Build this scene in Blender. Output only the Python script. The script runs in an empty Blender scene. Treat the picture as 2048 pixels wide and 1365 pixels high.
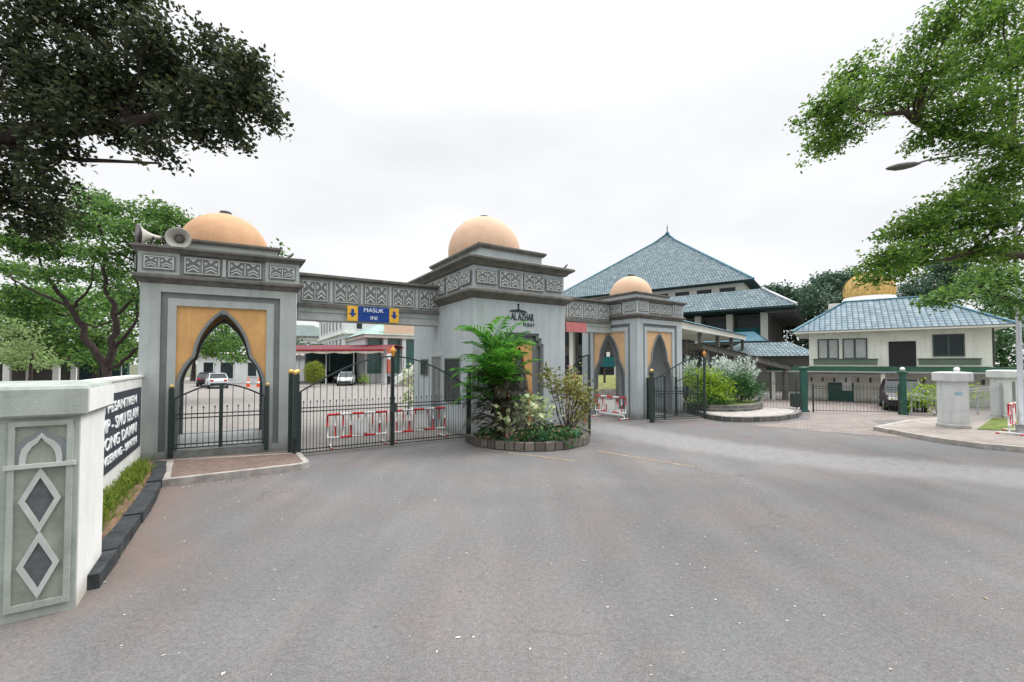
import bpy, bmesh, math, random
from mathutils import Vector, Matrix, noise
R = math.radians
rng = random.Random(7)
sc = bpy.context.scene
col = sc.collection

# ------------------------------------------------------------------ camera
cam_d = bpy.data.cameras.new('camera')
cam = bpy.data.objects.new('camera', cam_d)
col.objects.link(cam)
cam.location = (0, 0, 2.5)
cam.rotation_euler = (R(91.5), 0, 0)
cam_d.sensor_width = 36
cam_d.lens = 36 * 850 / 2048
cam_d.shift_y = 22.2 / 2048
cam_d.clip_end = 2000
cam_d.clip_start = 0.05
sc.camera = cam

# ------------------------------------------------------------------ sky and sun (bright overcast)
SUN = Vector((0.62, 0.30, 0.85)).normalized()
world = bpy.data.worlds.new('World')
sc.world = world
world.use_nodes = True
wn = world.node_tree
wn.nodes.clear()
wo = wn.nodes.new('ShaderNodeOutputWorld')
bg = wn.nodes.new('ShaderNodeBackground')
bg.inputs['Strength'].default_value = 0.1
sky = wn.nodes.new('ShaderNodeTexSky')
sky.sky_type = 'NISHITA'
sky.sun_disc = False
sky.sun_elevation = math.asin(SUN.z)
sky.sun_rotation = math.atan2(SUN.x, SUN.y)
tc = wn.nodes.new('ShaderNodeTexCoord')
sep = wn.nodes.new('ShaderNodeSeparateXYZ')
wn.links.new(tc.outputs['Generated'], sep.inputs[0])
mr = wn.nodes.new('ShaderNodeMapRange')          # the cloud sheet: brightest overhead
mr.interpolation_type = 'SMOOTHERSTEP'
mr.inputs['From Min'].default_value = 0.45
mr.inputs['From Max'].default_value = 1.0
mr.inputs['To Min'].default_value = 6.2
mr.inputs['To Max'].default_value = 26.0
wn.links.new(sep.outputs['Z'], mr.inputs['Value'])
mp = wn.nodes.new('ShaderNodeMapping')
mp.inputs['Scale'].default_value = (1.2, 1.2, 3.0)
wn.links.new(tc.outputs['Generated'], mp.inputs[0])
nz = wn.nodes.new('ShaderNodeTexNoise')
nz.inputs['Scale'].default_value = 1.6
nz.inputs['Detail'].default_value = 4
wn.links.new(mp.outputs[0], nz.inputs['Vector'])
cr = wn.nodes.new('ShaderNodeValToRGB')
cr.color_ramp.elements[0].position = 0.35
cr.color_ramp.elements[0].color = (0.86, 0.873, 0.895, 1)
cr.color_ramp.elements[1].position = 0.65
cr.color_ramp.elements[1].color = (1.0, 1.0, 1.0, 1)
wn.links.new(nz.outputs['Fac'], cr.inputs[0])
vm = wn.nodes.new('ShaderNodeVectorMath')
vm.operation = 'SCALE'
wn.links.new(cr.outputs[0], vm.inputs[0])
wn.links.new(mr.outputs[0], vm.inputs['Scale'])
mx = wn.nodes.new('ShaderNodeMixRGB')
mx.inputs['Fac'].default_value = 0.96
wn.links.new(sky.outputs[0], mx.inputs[1])
wn.links.new(vm.outputs[0], mx.inputs[2])
wn.links.new(mx.outputs[0], bg.inputs['Color'])
wn.links.new(bg.outputs[0], wo.inputs[0])

sd = bpy.data.lights.new('sun', 'SUN')
sd.energy = 1.5
sd.angle = R(25)
sd.color = (1.0, 0.97, 0.92)
sun = bpy.data.objects.new('sun', sd)
col.objects.link(sun)
sun.rotation_euler = SUN.to_track_quat('Z', 'Y').to_euler()
sun.location = (20, 10, 40)

sc.view_settings.view_transform = 'Standard'
sc.view_settings.look = 'None'
sc.view_settings.exposure = 0.75
sc.view_settings.gamma = 1.0

# ------------------------------------------------------------------ materials
MATS = {}


def mat(name, c, rough=0.8, var=0.12, scale=3.0, bump=0.0, bscale=40.0, metal=0.0, streak=0.0, c2=None, spec=0.3, dirt=None):
    """painted / plain surface: base colour, cloudy variation, optional vertical rain streaks and dirt / painted contact shade near the ground"""
    if name in MATS:
        return MATS[name]
    m = bpy.data.materials.new(name)
    m.use_nodes = True
    t = m.node_tree
    b = t.nodes['Principled BSDF']
    b.inputs['Roughness'].default_value = rough
    b.inputs['Metallic'].default_value = metal
    b.inputs['Specular IOR Level'].default_value = spec
    co = t.nodes.new('ShaderNodeTexCoord')
    n = t.nodes.new('ShaderNodeTexNoise')
    n.inputs['Scale'].default_value = scale
    n.inputs['Detail'].default_value = 5
    n.inputs['Roughness'].default_value = 0.65
    t.links.new(co.outputs['Object'], n.inputs['Vector'])
    r = t.nodes.new('ShaderNodeValToRGB')
    r.color_ramp.elements[0].position = 0.3
    r.color_ramp.elements[1].position = 0.7
    d = c2 if c2 else tuple(x * (1 - 2 * var) for x in c)
    e = c if c2 else tuple(min(1, x * (1 + var)) for x in c)
    r.color_ramp.elements[0].color = (*d, 1)
    r.color_ramp.elements[1].color = (*e, 1)
    t.links.new(n.outputs['Fac'], r.inputs[0])
    out = r.outputs[0]
    if streak > 0:
        mp = t.nodes.new('ShaderNodeMapping')
        mp.inputs['Scale'].default_value = (4.2, 4.2, 0.22)
        t.links.new(co.outputs['Object'], mp.inputs[0])
        n2 = t.nodes.new('ShaderNodeTexNoise')
        n2.inputs['Scale'].default_value = 1.6
        n2.inputs['Detail'].default_value = 6
        t.links.new(mp.outputs[0], n2.inputs['Vector'])
        r2 = t.nodes.new('ShaderNodeValToRGB')
        r2.color_ramp.elements[0].position = 0.34
        r2.color_ramp.elements[0].color = (1 - streak * 0.8,) * 3 + (1,)
        r2.color_ramp.elements[1].position = 0.5
        r2.color_ramp.elements[1].color = (1, 1, 1, 1)
        t.links.new(n2.outputs['Fac'], r2.inputs[0])
        mu = t.nodes.new('ShaderNodeMixRGB')
        mu.blend_type = 'MULTIPLY'
        mu.inputs[0].default_value = 1
        t.links.new(out, mu.inputs[1])
        t.links.new(r2.outputs[0], mu.inputs[2])
        out = mu.outputs[0]
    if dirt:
        # splash dirt (plus painted contact shade on the gate walls) with a ragged edge along the foot of a wall: (height, colour)
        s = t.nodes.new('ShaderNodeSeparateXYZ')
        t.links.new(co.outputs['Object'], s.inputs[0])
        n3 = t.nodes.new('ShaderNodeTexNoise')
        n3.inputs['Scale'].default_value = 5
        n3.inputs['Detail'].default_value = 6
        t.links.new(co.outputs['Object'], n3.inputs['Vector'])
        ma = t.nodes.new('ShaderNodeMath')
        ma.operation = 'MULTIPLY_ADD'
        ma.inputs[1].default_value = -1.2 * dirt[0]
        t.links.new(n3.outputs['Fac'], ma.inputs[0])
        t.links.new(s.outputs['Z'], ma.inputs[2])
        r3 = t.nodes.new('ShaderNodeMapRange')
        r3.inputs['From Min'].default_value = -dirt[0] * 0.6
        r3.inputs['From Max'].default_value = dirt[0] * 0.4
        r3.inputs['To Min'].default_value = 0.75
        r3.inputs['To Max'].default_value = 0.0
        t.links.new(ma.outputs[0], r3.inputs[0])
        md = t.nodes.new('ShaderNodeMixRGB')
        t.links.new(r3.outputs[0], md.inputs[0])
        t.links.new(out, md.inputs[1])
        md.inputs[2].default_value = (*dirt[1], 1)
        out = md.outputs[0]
    t.links.new(out, b.inputs['Base Color'])
    if bump > 0:
        n4 = t.nodes.new('ShaderNodeTexNoise')
        n4.inputs['Scale'].default_value = bscale
        n4.inputs['Detail'].default_value = 4
        t.links.new(co.outputs['Object'], n4.inputs['Vector'])
        bp = t.nodes.new('ShaderNodeBump')
        bp.inputs['Strength'].default_value = bump
        bp.inputs['Distance'].default_value = 0.02
        t.links.new(n4.outputs['Fac'], bp.inputs['Height'])
        t.links.new(bp.outputs[0], b.inputs['Normal'])
    MATS[name] = m
    return m


def leafmat(name, dark, light, trans=0.35, hue=None):
    """foliage: every leaf its own tone, some light passes through"""
    m = bpy.data.materials.new(name)
    m.use_nodes = True
    t = m.node_tree
    b = t.nodes['Principled BSDF']
    b.inputs['Roughness'].default_value = 0.55
    b.inputs['Specular IOR Level'].default_value = 0.25
    g = t.nodes.new('ShaderNodeNewGeometry')
    r = t.nodes.new('ShaderNodeValToRGB')
    r.color_ramp.elements[0].color = (*dark, 1)
    r.color_ramp.elements[1].color = (*light, 1)
    if hue:
        e = r.color_ramp.elements.new(0.93)
        e.color = (*light, 1)
        r.color_ramp.elements[2].color = (*hue, 1)
    t.links.new(g.outputs['Random Per Island'], r.inputs[0])
    t.links.new(r.outputs[0], b.inputs['Base Color'])
    tr = t.nodes.new('ShaderNodeBsdfTranslucent')
    hs = t.nodes.new('ShaderNodeHueSaturation')
    hs.inputs['Value'].default_value = 1.5
    hs.inputs['Hue'].default_value = 0.485
    t.links.new(r.outputs[0], hs.inputs['Color'])
    t.links.new(hs.outputs[0], tr.inputs['Color'])
    ms = t.nodes.new('ShaderNodeMixShader')
    ms.inputs[0].default_value = trans
    t.links.new(b.outputs[0], ms.inputs[1])
    t.links.new(tr.outputs[0], ms.inputs[2])
    t.links.new(ms.outputs[0], t.nodes['Material Output'].inputs['Surface'])
    return m


def brickmat(name, c1, c2, mortar, bw, bh, ms=0.012, rough=0.85, coord='UV', bump=0.4, rot=0.0, noise_amt=0.35, offset=0.5, round_bump=False):
    """coursed surface in metres (roof tiles, pavers, stone); mottled by noise"""
    m = bpy.data.materials.new(name)
    m.use_nodes = True
    t = m.node_tree
    b = t.nodes['Principled BSDF']
    b.inputs['Roughness'].default_value = rough
    b.inputs['Specular IOR Level'].default_value = 0.3
    co = t.nodes.new('ShaderNodeTexCoord')
    mp = t.nodes.new('ShaderNodeMapping')
    mp.inputs['Rotation'].default_value = (0, 0, rot)
    t.links.new(co.outputs[coord], mp.inputs[0])
    br = t.nodes.new('ShaderNodeTexBrick')
    br.inputs['Color1'].default_value = (*c1, 1)
    br.inputs['Color2'].default_value = (*c2, 1)
    br.inputs['Mortar'].default_value = (*mortar, 1)
    br.inputs['Scale'].default_value = 1
    br.inputs['Brick Width'].default_value = bw
    br.inputs['Row Height'].default_value = bh
    br.inputs['Mortar Size'].default_value = ms
    br.inputs['Mortar Smooth'].default_value = 0.3
    br.offset = offset
    t.links.new(mp.outputs[0], br.inputs['Vector'])
    n = t.nodes.new('ShaderNodeTexNoise')
    n.inputs['Scale'].default_value = 1.3
    n.inputs['Detail'].default_value = 8
    n.inputs['Roughness'].default_value = 0.7
    t.links.new(mp.outputs[0], n.inputs['Vector'])
    r = t.nodes.new('ShaderNodeValToRGB')
    r.color_ramp.elements[0].position = 0.3
    r.color_ramp.elements[0].color = (1 - noise_amt,) * 3 + (1,)
    r.color_ramp.elements[1].position = 0.7
    r.color_ramp.elements[1].color = (1, 1, 1, 1)
    t.links.new(n.outputs['Fac'], r.inputs[0])
    mu = t.nodes.new('ShaderNodeMixRGB')
    mu.blend_type = 'MULTIPLY'
    mu.inputs[0].default_value = 1
    t.links.new(br.outputs['Color'], mu.inputs[1])
    t.links.new(r.outputs[0], mu.inputs[2])
    t.links.new(mu.outputs[0], b.inputs['Base Color'])
    bp = t.nodes.new('ShaderNodeBump')
    bp.inputs['Strength'].default_value = bump
    bp.inputs['Distance'].default_value = 0.03
    bp.invert = True
    t.links.new(br.outputs['Fac'], bp.inputs['Height'])
    if round_bump:                                   # half-round barrel of each tile column
        w = t.nodes.new('ShaderNodeTexWave')
        w.bands_direction = 'X'
        w.inputs['Scale'].default_value = 0.314 / bw
        t.links.new(mp.outputs[0], w.inputs['Vector'])
        bp2 = t.nodes.new('ShaderNodeBump')
        bp2.inputs['Strength'].default_value = 0.55
        bp2.inputs['Distance'].default_value = 0.06
        t.links.new(w.outputs['Fac'], bp2.inputs['Height'])
        t.links.new(bp.outputs[0], bp2.inputs['Normal'])
        t.links.new(bp2.outputs[0], b.inputs['Normal'])
    else:
        t.links.new(bp.outputs[0], b.inputs['Normal'])
    return m


def asphaltmat(name, tones, speck=0.5, patch=0.35):
    m = bpy.data.materials.new(name)
    m.use_nodes = True
    t = m.node_tree
    b = t.nodes['Principled BSDF']
    b.inputs['Roughness'].default_value = 0.9
    b.inputs['Specular IOR Level'].default_value = 0.2
    co = t.nodes.new('ShaderNodeTexCoord')
    n = t.nodes.new('ShaderNodeTexNoise')
    n.inputs['Scale'].default_value = patch
    n.inputs['Detail'].default_value = 9
    n.inputs['Roughness'].default_value = 0.62
    n.inputs['Distortion'].default_value = 0.6
    t.links.new(co.outputs['Object'], n.inputs['Vector'])
    r = t.nodes.new('ShaderNodeValToRGB')
    while len(r.color_ramp.elements) < len(tones):
        r.color_ramp.elements.new(0.5)
    for i, (p, c) in enumerate(tones):
        r.color_ramp.elements[i].position = p
        r.color_ramp.elements[i].color = (*c, 1)
    t.links.new(n.outputs['Fac'], r.inputs[0])
    nt = t.nodes.new('ShaderNodeTexNoise')
    nt.inputs['Scale'].default_value = 0.55
    nt.inputs['Detail'].default_value = 10
    nt.inputs['Roughness'].default_value = 0.72
    mt_ = t.nodes.new('ShaderNodeMapping')
    mt_.inputs['Location'].default_value = (31, 17, 5)
    t.links.new(co.outputs['Object'], mt_.inputs[0])
    t.links.new(mt_.outputs[0], nt.inputs['Vector'])
    rt_ = t.nodes.new('ShaderNodeValToRGB')
    rt_.color_ramp.elements[0].position = 0.40
    rt_.color_ramp.elements[0].color = (0.96, 1.0, 1.03, 1)
    rt_.color_ramp.elements[1].position = 0.62
    rt_.color_ramp.elements[1].color = (1.08, 1.0, 0.975, 1)
    t.links.new(nt.outputs['Fac'], rt_.inputs[0])
    mt2 = t.nodes.new('ShaderNodeMixRGB')
    mt2.blend_type = 'MULTIPLY'
    mt2.inputs[0].default_value = 1
    t.links.new(r.outputs[0], mt2.inputs[1])
    t.links.new(rt_.outputs[0], mt2.inputs[2])
    # aggregate: two grain sizes
    out = mt2.outputs[0]
    for scale, lo, hi, pos in ((55, 1 - speck, 1 + speck * 0.6, (0.3, 0.72)), (17, 0.82, 1.15, (0.32, 0.68))):
        n2 = t.nodes.new('ShaderNodeTexNoise')
        n2.inputs['Scale'].default_value = scale
        n2.inputs['Detail'].default_value = 3
        n2.inputs['Roughness'].default_value = 0.8
        t.links.new(co.outputs['Object'], n2.inputs['Vector'])
        r2 = t.nodes.new('ShaderNodeMapRange')
        r2.inputs['From Min'].default_value = pos[0]
        r2.inputs['From Max'].default_value = pos[1]
        r2.inputs['To Min'].default_value = lo
        r2.inputs['To Max'].default_value = hi
        t.links.new(n2.outputs['Fac'], r2.inputs[0])
        v = t.nodes.new('ShaderNodeVectorMath')
        v.operation = 'SCALE'
        t.links.new(out, v.inputs[0])
        t.links.new(r2.outputs[0], v.inputs['Scale'])
        out = v.outputs[0]
    nw = t.nodes.new('ShaderNodeTexNoise')
    nw.inputs['Scale'].default_value = 1.1
    nw.inputs['Detail'].default_value = 6
    t.links.new(co.outputs['Object'], nw.inputs['Vector'])
    ad = t.nodes.new('ShaderNodeVectorMath')
    ad.operation = 'MULTIPLY_ADD'
    ad.inputs[1].default_value = (1.6, 1.6, 1.6)
    t.links.new(nw.outputs['Color'], ad.inputs[0])
    t.links.new(co.outputs['Object'], ad.inputs[2])
    vo = t.nodes.new('ShaderNodeTexVoronoi')
    vo.feature = 'DISTANCE_TO_EDGE'
    vo.inputs['Scale'].default_value = 0.38
    t.links.new(ad.outputs[0], vo.inputs['Vector'])
    rc = t.nodes.new('ShaderNodeMapRange')
    rc.inputs['From Min'].default_value = 0.0
    rc.inputs['From Max'].default_value = 0.012
    rc.inputs['To Min'].default_value = 1.0
    rc.inputs['To Max'].default_value = 0.0
    t.links.new(vo.outputs['Distance'], rc.inputs[0])
    nk = t.nodes.new('ShaderNodeTexNoise')
    nk.inputs['Scale'].default_value = 0.33
    nk.inputs['Detail'].default_value = 3
    t.links.new(co.outputs['Object'], nk.inputs['Vector'])
    rk = t.nodes.new('ShaderNodeMapRange')
    rk.inputs['From Min'].default_value = 0.5
    rk.inputs['From Max'].default_value = 0.62
    rk.inputs['To Max'].default_value = 0.42
    t.links.new(nk.outputs['Fac'], rk.inputs[0])
    mk = t.nodes.new('ShaderNodeMath')
    mk.operation = 'MULTIPLY'
    t.links.new(rc.outputs[0], mk.inputs[0])
    t.links.new(rk.outputs[0], mk.inputs[1])
    # tyre-polished and oil-darkened streaks along the way in
    ms2 = t.nodes.new('ShaderNodeMapping')
    ms2.inputs['Rotation'].default_value = (0, 0, 0.55)
    ms2.inputs['Scale'].default_value = (1.5, 0.16, 1)
    t.links.new(co.outputs['Object'], ms2.inputs[0])
    ns = t.nodes.new('ShaderNodeTexNoise')
    ns.inputs['Scale'].default_value = 1.0
    ns.inputs['Detail'].default_value = 7
    t.links.new(ms2.outputs[0], ns.inputs['Vector'])
    rs = t.nodes.new('ShaderNodeMapRange')
    rs.inputs['From Min'].default_value = 0.35
    rs.inputs['From Max'].default_value = 0.68
    rs.inputs['To Min'].default_value = 0.92
    rs.inputs['To Max'].default_value = 1.06
    t.links.new(ns.outputs['Fac'], rs.inputs[0])
    vs_ = t.nodes.new('ShaderNodeVectorMath')
    vs_.operation = 'SCALE'
    t.links.new(out, vs_.inputs[0])
    t.links.new(rs.outputs[0], vs_.inputs['Scale'])
    mc = t.nodes.new('ShaderNodeMixRGB')
    t.links.new(mk.outputs[0], mc.inputs[0])
    t.links.new(vs_.outputs[0], mc.inputs[1])
    mc.inputs[2].default_value = (0.05, 0.05, 0.05, 1)
    out = mc.outputs[0]
    t.links.new(out, b.inputs['Base Color'])
    n3 = t.nodes.new('ShaderNodeTexNoise')
    n3.inputs['Scale'].default_value = 60
    n3.inputs['Detail'].default_value = 3
    t.links.new(co.outputs['Object'], n3.inputs['Vector'])
    bp = t.nodes.new('ShaderNodeBump')
    bp.inputs['Strength'].default_value = 0.35
    bp.inputs['Distance'].default_value = 0.01
    t.links.new(n3.outputs['Fac'], bp.inputs['Height'])
    t.links.new(bp.outputs[0], b.inputs['Normal'])
    return m


DIRT_SHADE = (0.5, (0.13, 0.115, 0.095))  # wall-foot dirt, made taller and darker as contact shade put into the colour
M_WALL = mat('grey_wall_paint', (0.385, 0.42, 0.405), 0.85, 0.07, 1.4, 0.15, 60, streak=0.16, dirt=DIRT_SHADE)
M_WALLB = mat('pale_wall_paint', (0.43, 0.475, 0.49), 0.85, 0.06, 1.2, 0.15, 60, streak=0.16, dirt=DIRT_SHADE)
M_DARK = mat('dark_moulding_paint', (0.155, 0.15, 0.135), 0.85, 0.18, 3, 0.2, 50, streak=0.25)
M_GROOVE = mat('slate_groove_paint', (0.19, 0.21, 0.215), 0.85, 0.1, 3)
M_PANEL = mat('frieze_ground_paint', (0.19, 0.20, 0.19), 0.85, 0.15, 6)
M_RELIEF = mat('frieze_relief_paint', (0.48, 0.505, 0.49), 0.85, 0.1, 6)
M_OCHRE = mat('ochre_paint', (0.61, 0.35, 0.14), 0.85, 0.09, 1.6, streak=0.1)
M_DOME = mat('peach_dome_paint', (0.51, 0.30, 0.17), 0.8, 0.08, 1.5, streak=0.09)
M_DOME2 = mat('pale_peach_dome_paint', (0.57, 0.385, 0.27), 0.8, 0.06, 1.5, streak=0.07)
M_FIN = mat('dark_finial_metal', (0.06, 0.055, 0.06), 0.6)
M_GREEN = mat('dark_green_iron', (0.018, 0.035, 0.032), 0.45, 0.2, 8, spec=0.5)
M_GREEN2 = mat('green_iron', (0.012, 0.085, 0.065), 0.45, 0.2, 8, spec=0.5)
M_GOLD = mat('gold_paint', (0.62, 0.42, 0.14), 0.4, 0.15, 8, metal=0.3)
M_ORANGE = mat('orange_finial_paint', (0.62, 0.28, 0.05), 0.5)
M_WHITE = mat('white_wall_paint', (0.72, 0.73, 0.72), 0.85, 0.06, 1.5, streak=0.08, dirt=(0.25, (0.30, 0.27, 0.22)))
M_PILLAR = mat('weathered_white_paint', (0.56, 0.59, 0.59), 0.85, 0.08, 2.5, streak=0.2, dirt=(0.3, (0.28, 0.25, 0.2)))
M_ROOFD = mat('dark_annex_roof', (0.06, 0.068, 0.068), 0.9, 0.2, 2)
M_CREAM = mat('cream_wall_paint', (0.70, 0.70, 0.63), 0.85, 0.06, 1.2, streak=0.12)
M_POST = mat('weathered_green_grey_paint', (0.35, 0.385, 0.35), 0.9, 0.14, 2.2, 0.2, 40, streak=0.2)
M_RIB = mat('pale_relief_paint', (0.43, 0.45, 0.43), 0.9, 0.1, 4)
M_SLATE = mat('dark_slate_inlay', (0.10, 0.105, 0.115), 0.7, 0.15, 14, 0.2, 80)
M_BOARD = mat('dark_sign_granite', (0.035, 0.042, 0.06), 0.45, 0.2, 10, spec=0.5)
M_LETTER = mat('white_letter', (0.80, 0.84, 0.86), 0.5, 0.03)
M_BLACKL = mat('black_letter', (0.03, 0.045, 0.05), 0.5)
M_BLUE = mat('sign_blue', (0.006, 0.05, 0.26), 0.45, 0.1, 6)
M_YELLOW = mat('sign_yellow', (0.78, 0.45, 0.05), 0.5, 0.08, 6)
M_REDS = mat('sign_red', (0.52, 0.17, 0.17), 0.5, 0.1, 5)
M_RED = mat('red_paint', (0.62, 0.03, 0.035), 0.5, 0.12, 6)
M_WPAINT = mat('white_paint', (0.78, 0.78, 0.77), 0.5, 0.05, 6)
M_HORN = mat('horn_grey', (0.44, 0.43, 0.39), 0.5, 0.08, 5)
M_BLACK = mat('black_rubber', (0.02, 0.02, 0.022), 0.7)
M_GLASS = mat('dark_window_glass', (0.022, 0.034, 0.036), 0.2, 0.15, 2, spec=0.25)
M_CURTAIN = mat('window_blind', (0.36, 0.38, 0.37), 0.7, 0.08, 4)
M_FRAME = mat('dark_window_frame', (0.05, 0.07, 0.07), 0.5)
M_KERBD = mat('dark_kerb_stone', (0.045, 0.05, 0.055), 0.85, 0.3, 5, 0.4, 30)
M_KERBL = mat('pale_kerb_concrete', (0.36, 0.335, 0.31), 0.9, 0.2, 4, 0.3, 40)
M_SOIL = mat('red_soil', (0.20, 0.125, 0.085), 0.95, 0.25, 5, 0.5, 30)
M_BARK = mat('dark_bark', (0.05, 0.038, 0.034), 0.95, 0.3, 8, 0.6, 25)
M_BARK2 = mat('brown_bark', (0.075, 0.055, 0.042), 0.95, 0.3, 8, 0.6, 25)
M_STEEL = mat('galvanised_steel', (0.42, 0.44, 0.46), 0.45, 0.08, 4, metal=0.5)
M_LAMP = mat('lamp_housing', (0.10, 0.095, 0.09), 0.6)
M_TEAL = mat('teal_panel', (0.01, 0.12, 0.13), 0.6, 0.15, 2)
M_DTEAL = mat('dark_teal_soffit', (0.025, 0.06, 0.06), 0.8, 0.2, 2)
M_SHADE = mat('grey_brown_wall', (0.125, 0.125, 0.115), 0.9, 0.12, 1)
M_BANDG = mat('green_fascia', (0.035, 0.11, 0.065), 0.7, 0.15, 2, streak=0.1)
M_SILL = mat('sage_panel', (0.13, 0.165, 0.13), 0.8, 0.1, 2)
M_GOLDD = mat('gold_dome_leaf', (0.55, 0.37, 0.13), 0.55, 0.16, 2.5)
M_CARW = mat('silver_car_paint', (0.60, 0.63, 0.66), 0.25, 0.02, 2, spec=0.6)
M_CARD = mat('dark_car_paint', (0.035, 0.02, 0.028), 0.4, 0.05, 2, spec=0.35)
M_REDROOF = mat('red_canopy_sheet', (0.55, 0.045, 0.06), 0.6, 0.12, 1.5)
M_CONE = mat('orange_cone_plastic', (0.80, 0.12, 0.03), 0.5)
M_BPAINT = mat('off_white_facade', (0.66, 0.69, 0.69), 0.85, 0.05, 0.4, streak=0.08)
M_GGLASS = mat('green_glass', (0.06, 0.17, 0.15), 0.15, 0.2, 1, spec=0.6)
M_PEACH = mat('peach_facade', (0.68, 0.50, 0.36), 0.85, 0.06, 0.5)
M_LINE = mat('faded_yellow_line', (0.26, 0.205, 0.145), 0.9, 0.25, 6)
M_POT = mat('terracotta_pot', (0.30, 0.11, 0.06), 0.8)
M_TILE = brickmat('blue_grey_roof_tile', (0.155, 0.22, 0.25), (0.27, 0.335, 0.36), (0.06, 0.10, 0.115), 0.34, 0.42, 0.05, 0.85, noise_amt=0.55, bump=0.7)
M_TILE2 = brickmat('pale_blue_roof_tile', (0.165, 0.225, 0.265), (0.265, 0.325, 0.36), (0.05, 0.11, 0.14), 0.30, 0.34, 0.03, 0.85, noise_amt=0.35, bump=0.6, offset=0.0, round_bump=True)
M_RIDGE = mat('ridge_tile_teal', (0.05, 0.15, 0.20), 0.6, 0.2, 3)
M_PAVE = brickmat('lot_paver', (0.225, 0.207, 0.195), (0.265, 0.245, 0.23), (0.19, 0.175, 0.155), 0.5, 0.25, 0.012, coord='Object', bump=0.2, noise_amt=0.3)
M_DRIVE = brickmat('pinkish_drive_paver', (0.25, 0.21, 0.19), (0.33, 0.285, 0.265), (0.13, 0.115, 0.105), 0.22, 0.11, 0.012, coord='Object', bump=0.4, rot=0.6, noise_amt=0.4)
M_WALK = brickmat('sidewalk_paver', (0.30, 0.265, 0.235), (0.36, 0.32, 0.29), (0.17, 0.15, 0.13), 0.3, 0.3, 0.012, coord='Object', bump=0.4, rot=0.4, noise_amt=0.35, offset=0)
M_STEP = brickmat('brown_step_brick', (0.185, 0.13, 0.108), (0.23, 0.168, 0.14), (0.12, 0.09, 0.075), 0.22, 0.11, 0.01, coord='Object', bump=0.4, rot=0.47, noise_amt=0.35)
M_STONE = brickmat('rough_grey_stone', (0.10, 0.105, 0.10), (0.22, 0.215, 0.20), (0.30, 0.285, 0.26), 0.42, 0.34, 0.025, coord='UV', bump=0.8, noise_amt=0.5)
M_STONE2 = brickmat('planter_stone', (0.12, 0.105, 0.09), (0.26, 0.225, 0.19), (0.05, 0.045, 0.04), 0.30, 0.6, 0.022, coord='UV', bump=0.8, noise_amt=0.55)
M_ASPH = asphaltmat('worn_asphalt', [(0.30, (0.130, 0.128, 0.128)), (0.52, (0.154, 0.150, 0.148)), (0.72, (0.178, 0.173, 0.171))], speck=0.42, patch=0.3)
M_ROAD = asphaltmat('pale_worn_road', [(0.30, (0.215, 0.210, 0.212)), (0.50, (0.250, 0.246, 0.248)), (0.72, (0.285, 0.28, 0.28))], speck=0.2, patch=0.5)
M_GRASSM = mat('lawn_ground', (0.12, 0.16, 0.03), 0.95, 0.3, 3, 0.5, 40)
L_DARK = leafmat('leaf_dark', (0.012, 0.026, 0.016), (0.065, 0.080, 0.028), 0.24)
L_RIGHT = leafmat('leaf_fresh', (0.020, 0.085, 0.015), (0.15, 0.27, 0.035), 0.4)
L_LEFT = leafmat('leaf_mid', (0.018, 0.075, 0.022), (0.14, 0.27, 0.050), 0.33)
L_FAR = leafmat('leaf_far_dark', (0.020, 0.055, 0.042), (0.085, 0.145, 0.085), 0.28)
L_PALE = leafmat('leaf_pale', (0.10, 0.19, 0.05), (0.30, 0.40, 0.18), 0.35)
L_PALM = leafmat('palm_leaf', (0.012, 0.085, 0.014), (0.10, 0.32, 0.03), 0.3)
L_OLD = leafmat('palm_dry_leaf', (0.014, 0.016, 0.012), (0.055, 0.05, 0.03), 0.12)
L_CROTON = leafmat('croton_leaf', (0.06, 0.09, 0.02), (0.36, 0.36, 0.12), 0.25, hue=(0.42, 0.10, 0.06))
L_VARI = leafmat('variegated_leaf', (0.16, 0.26, 0.10), (0.62, 0.66, 0.42), 0.25)
L_AGAVE = leafmat('strap_leaf', (0.03, 0.10, 0.05), (0.14, 0.30, 0.16), 0.2)
L_BUSH = leafmat('bush_leaf', (0.05, 0.15, 0.012), (0.30, 0.44, 0.03), 0.35)
L_BUSHD = leafmat('bush_leaf_deep', (0.012, 0.06, 0.018), (0.07, 0.17, 0.05), 0.3)
L_SILVER = leafmat('silver_leaf', (0.22, 0.30, 0.26), (0.66, 0.72, 0.66), 0.2)
L_GRASS = leafmat('grass_blade', (0.07, 0.14, 0.02), (0.28, 0.36, 0.06), 0.3)
L_TOPI = leafmat('topiary_leaf', (0.08, 0.13, 0.015), (0.24, 0.28, 0.03), 0.25)
L_LITTER = leafmat('fallen_petal', (0.30, 0.24, 0.16), (0.75, 0.70, 0.58), 0.1)
L_LITTERD = leafmat('dry_twig', (0.03, 0.025, 0.02), (0.08, 0.06, 0.05), 0.0)


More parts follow.
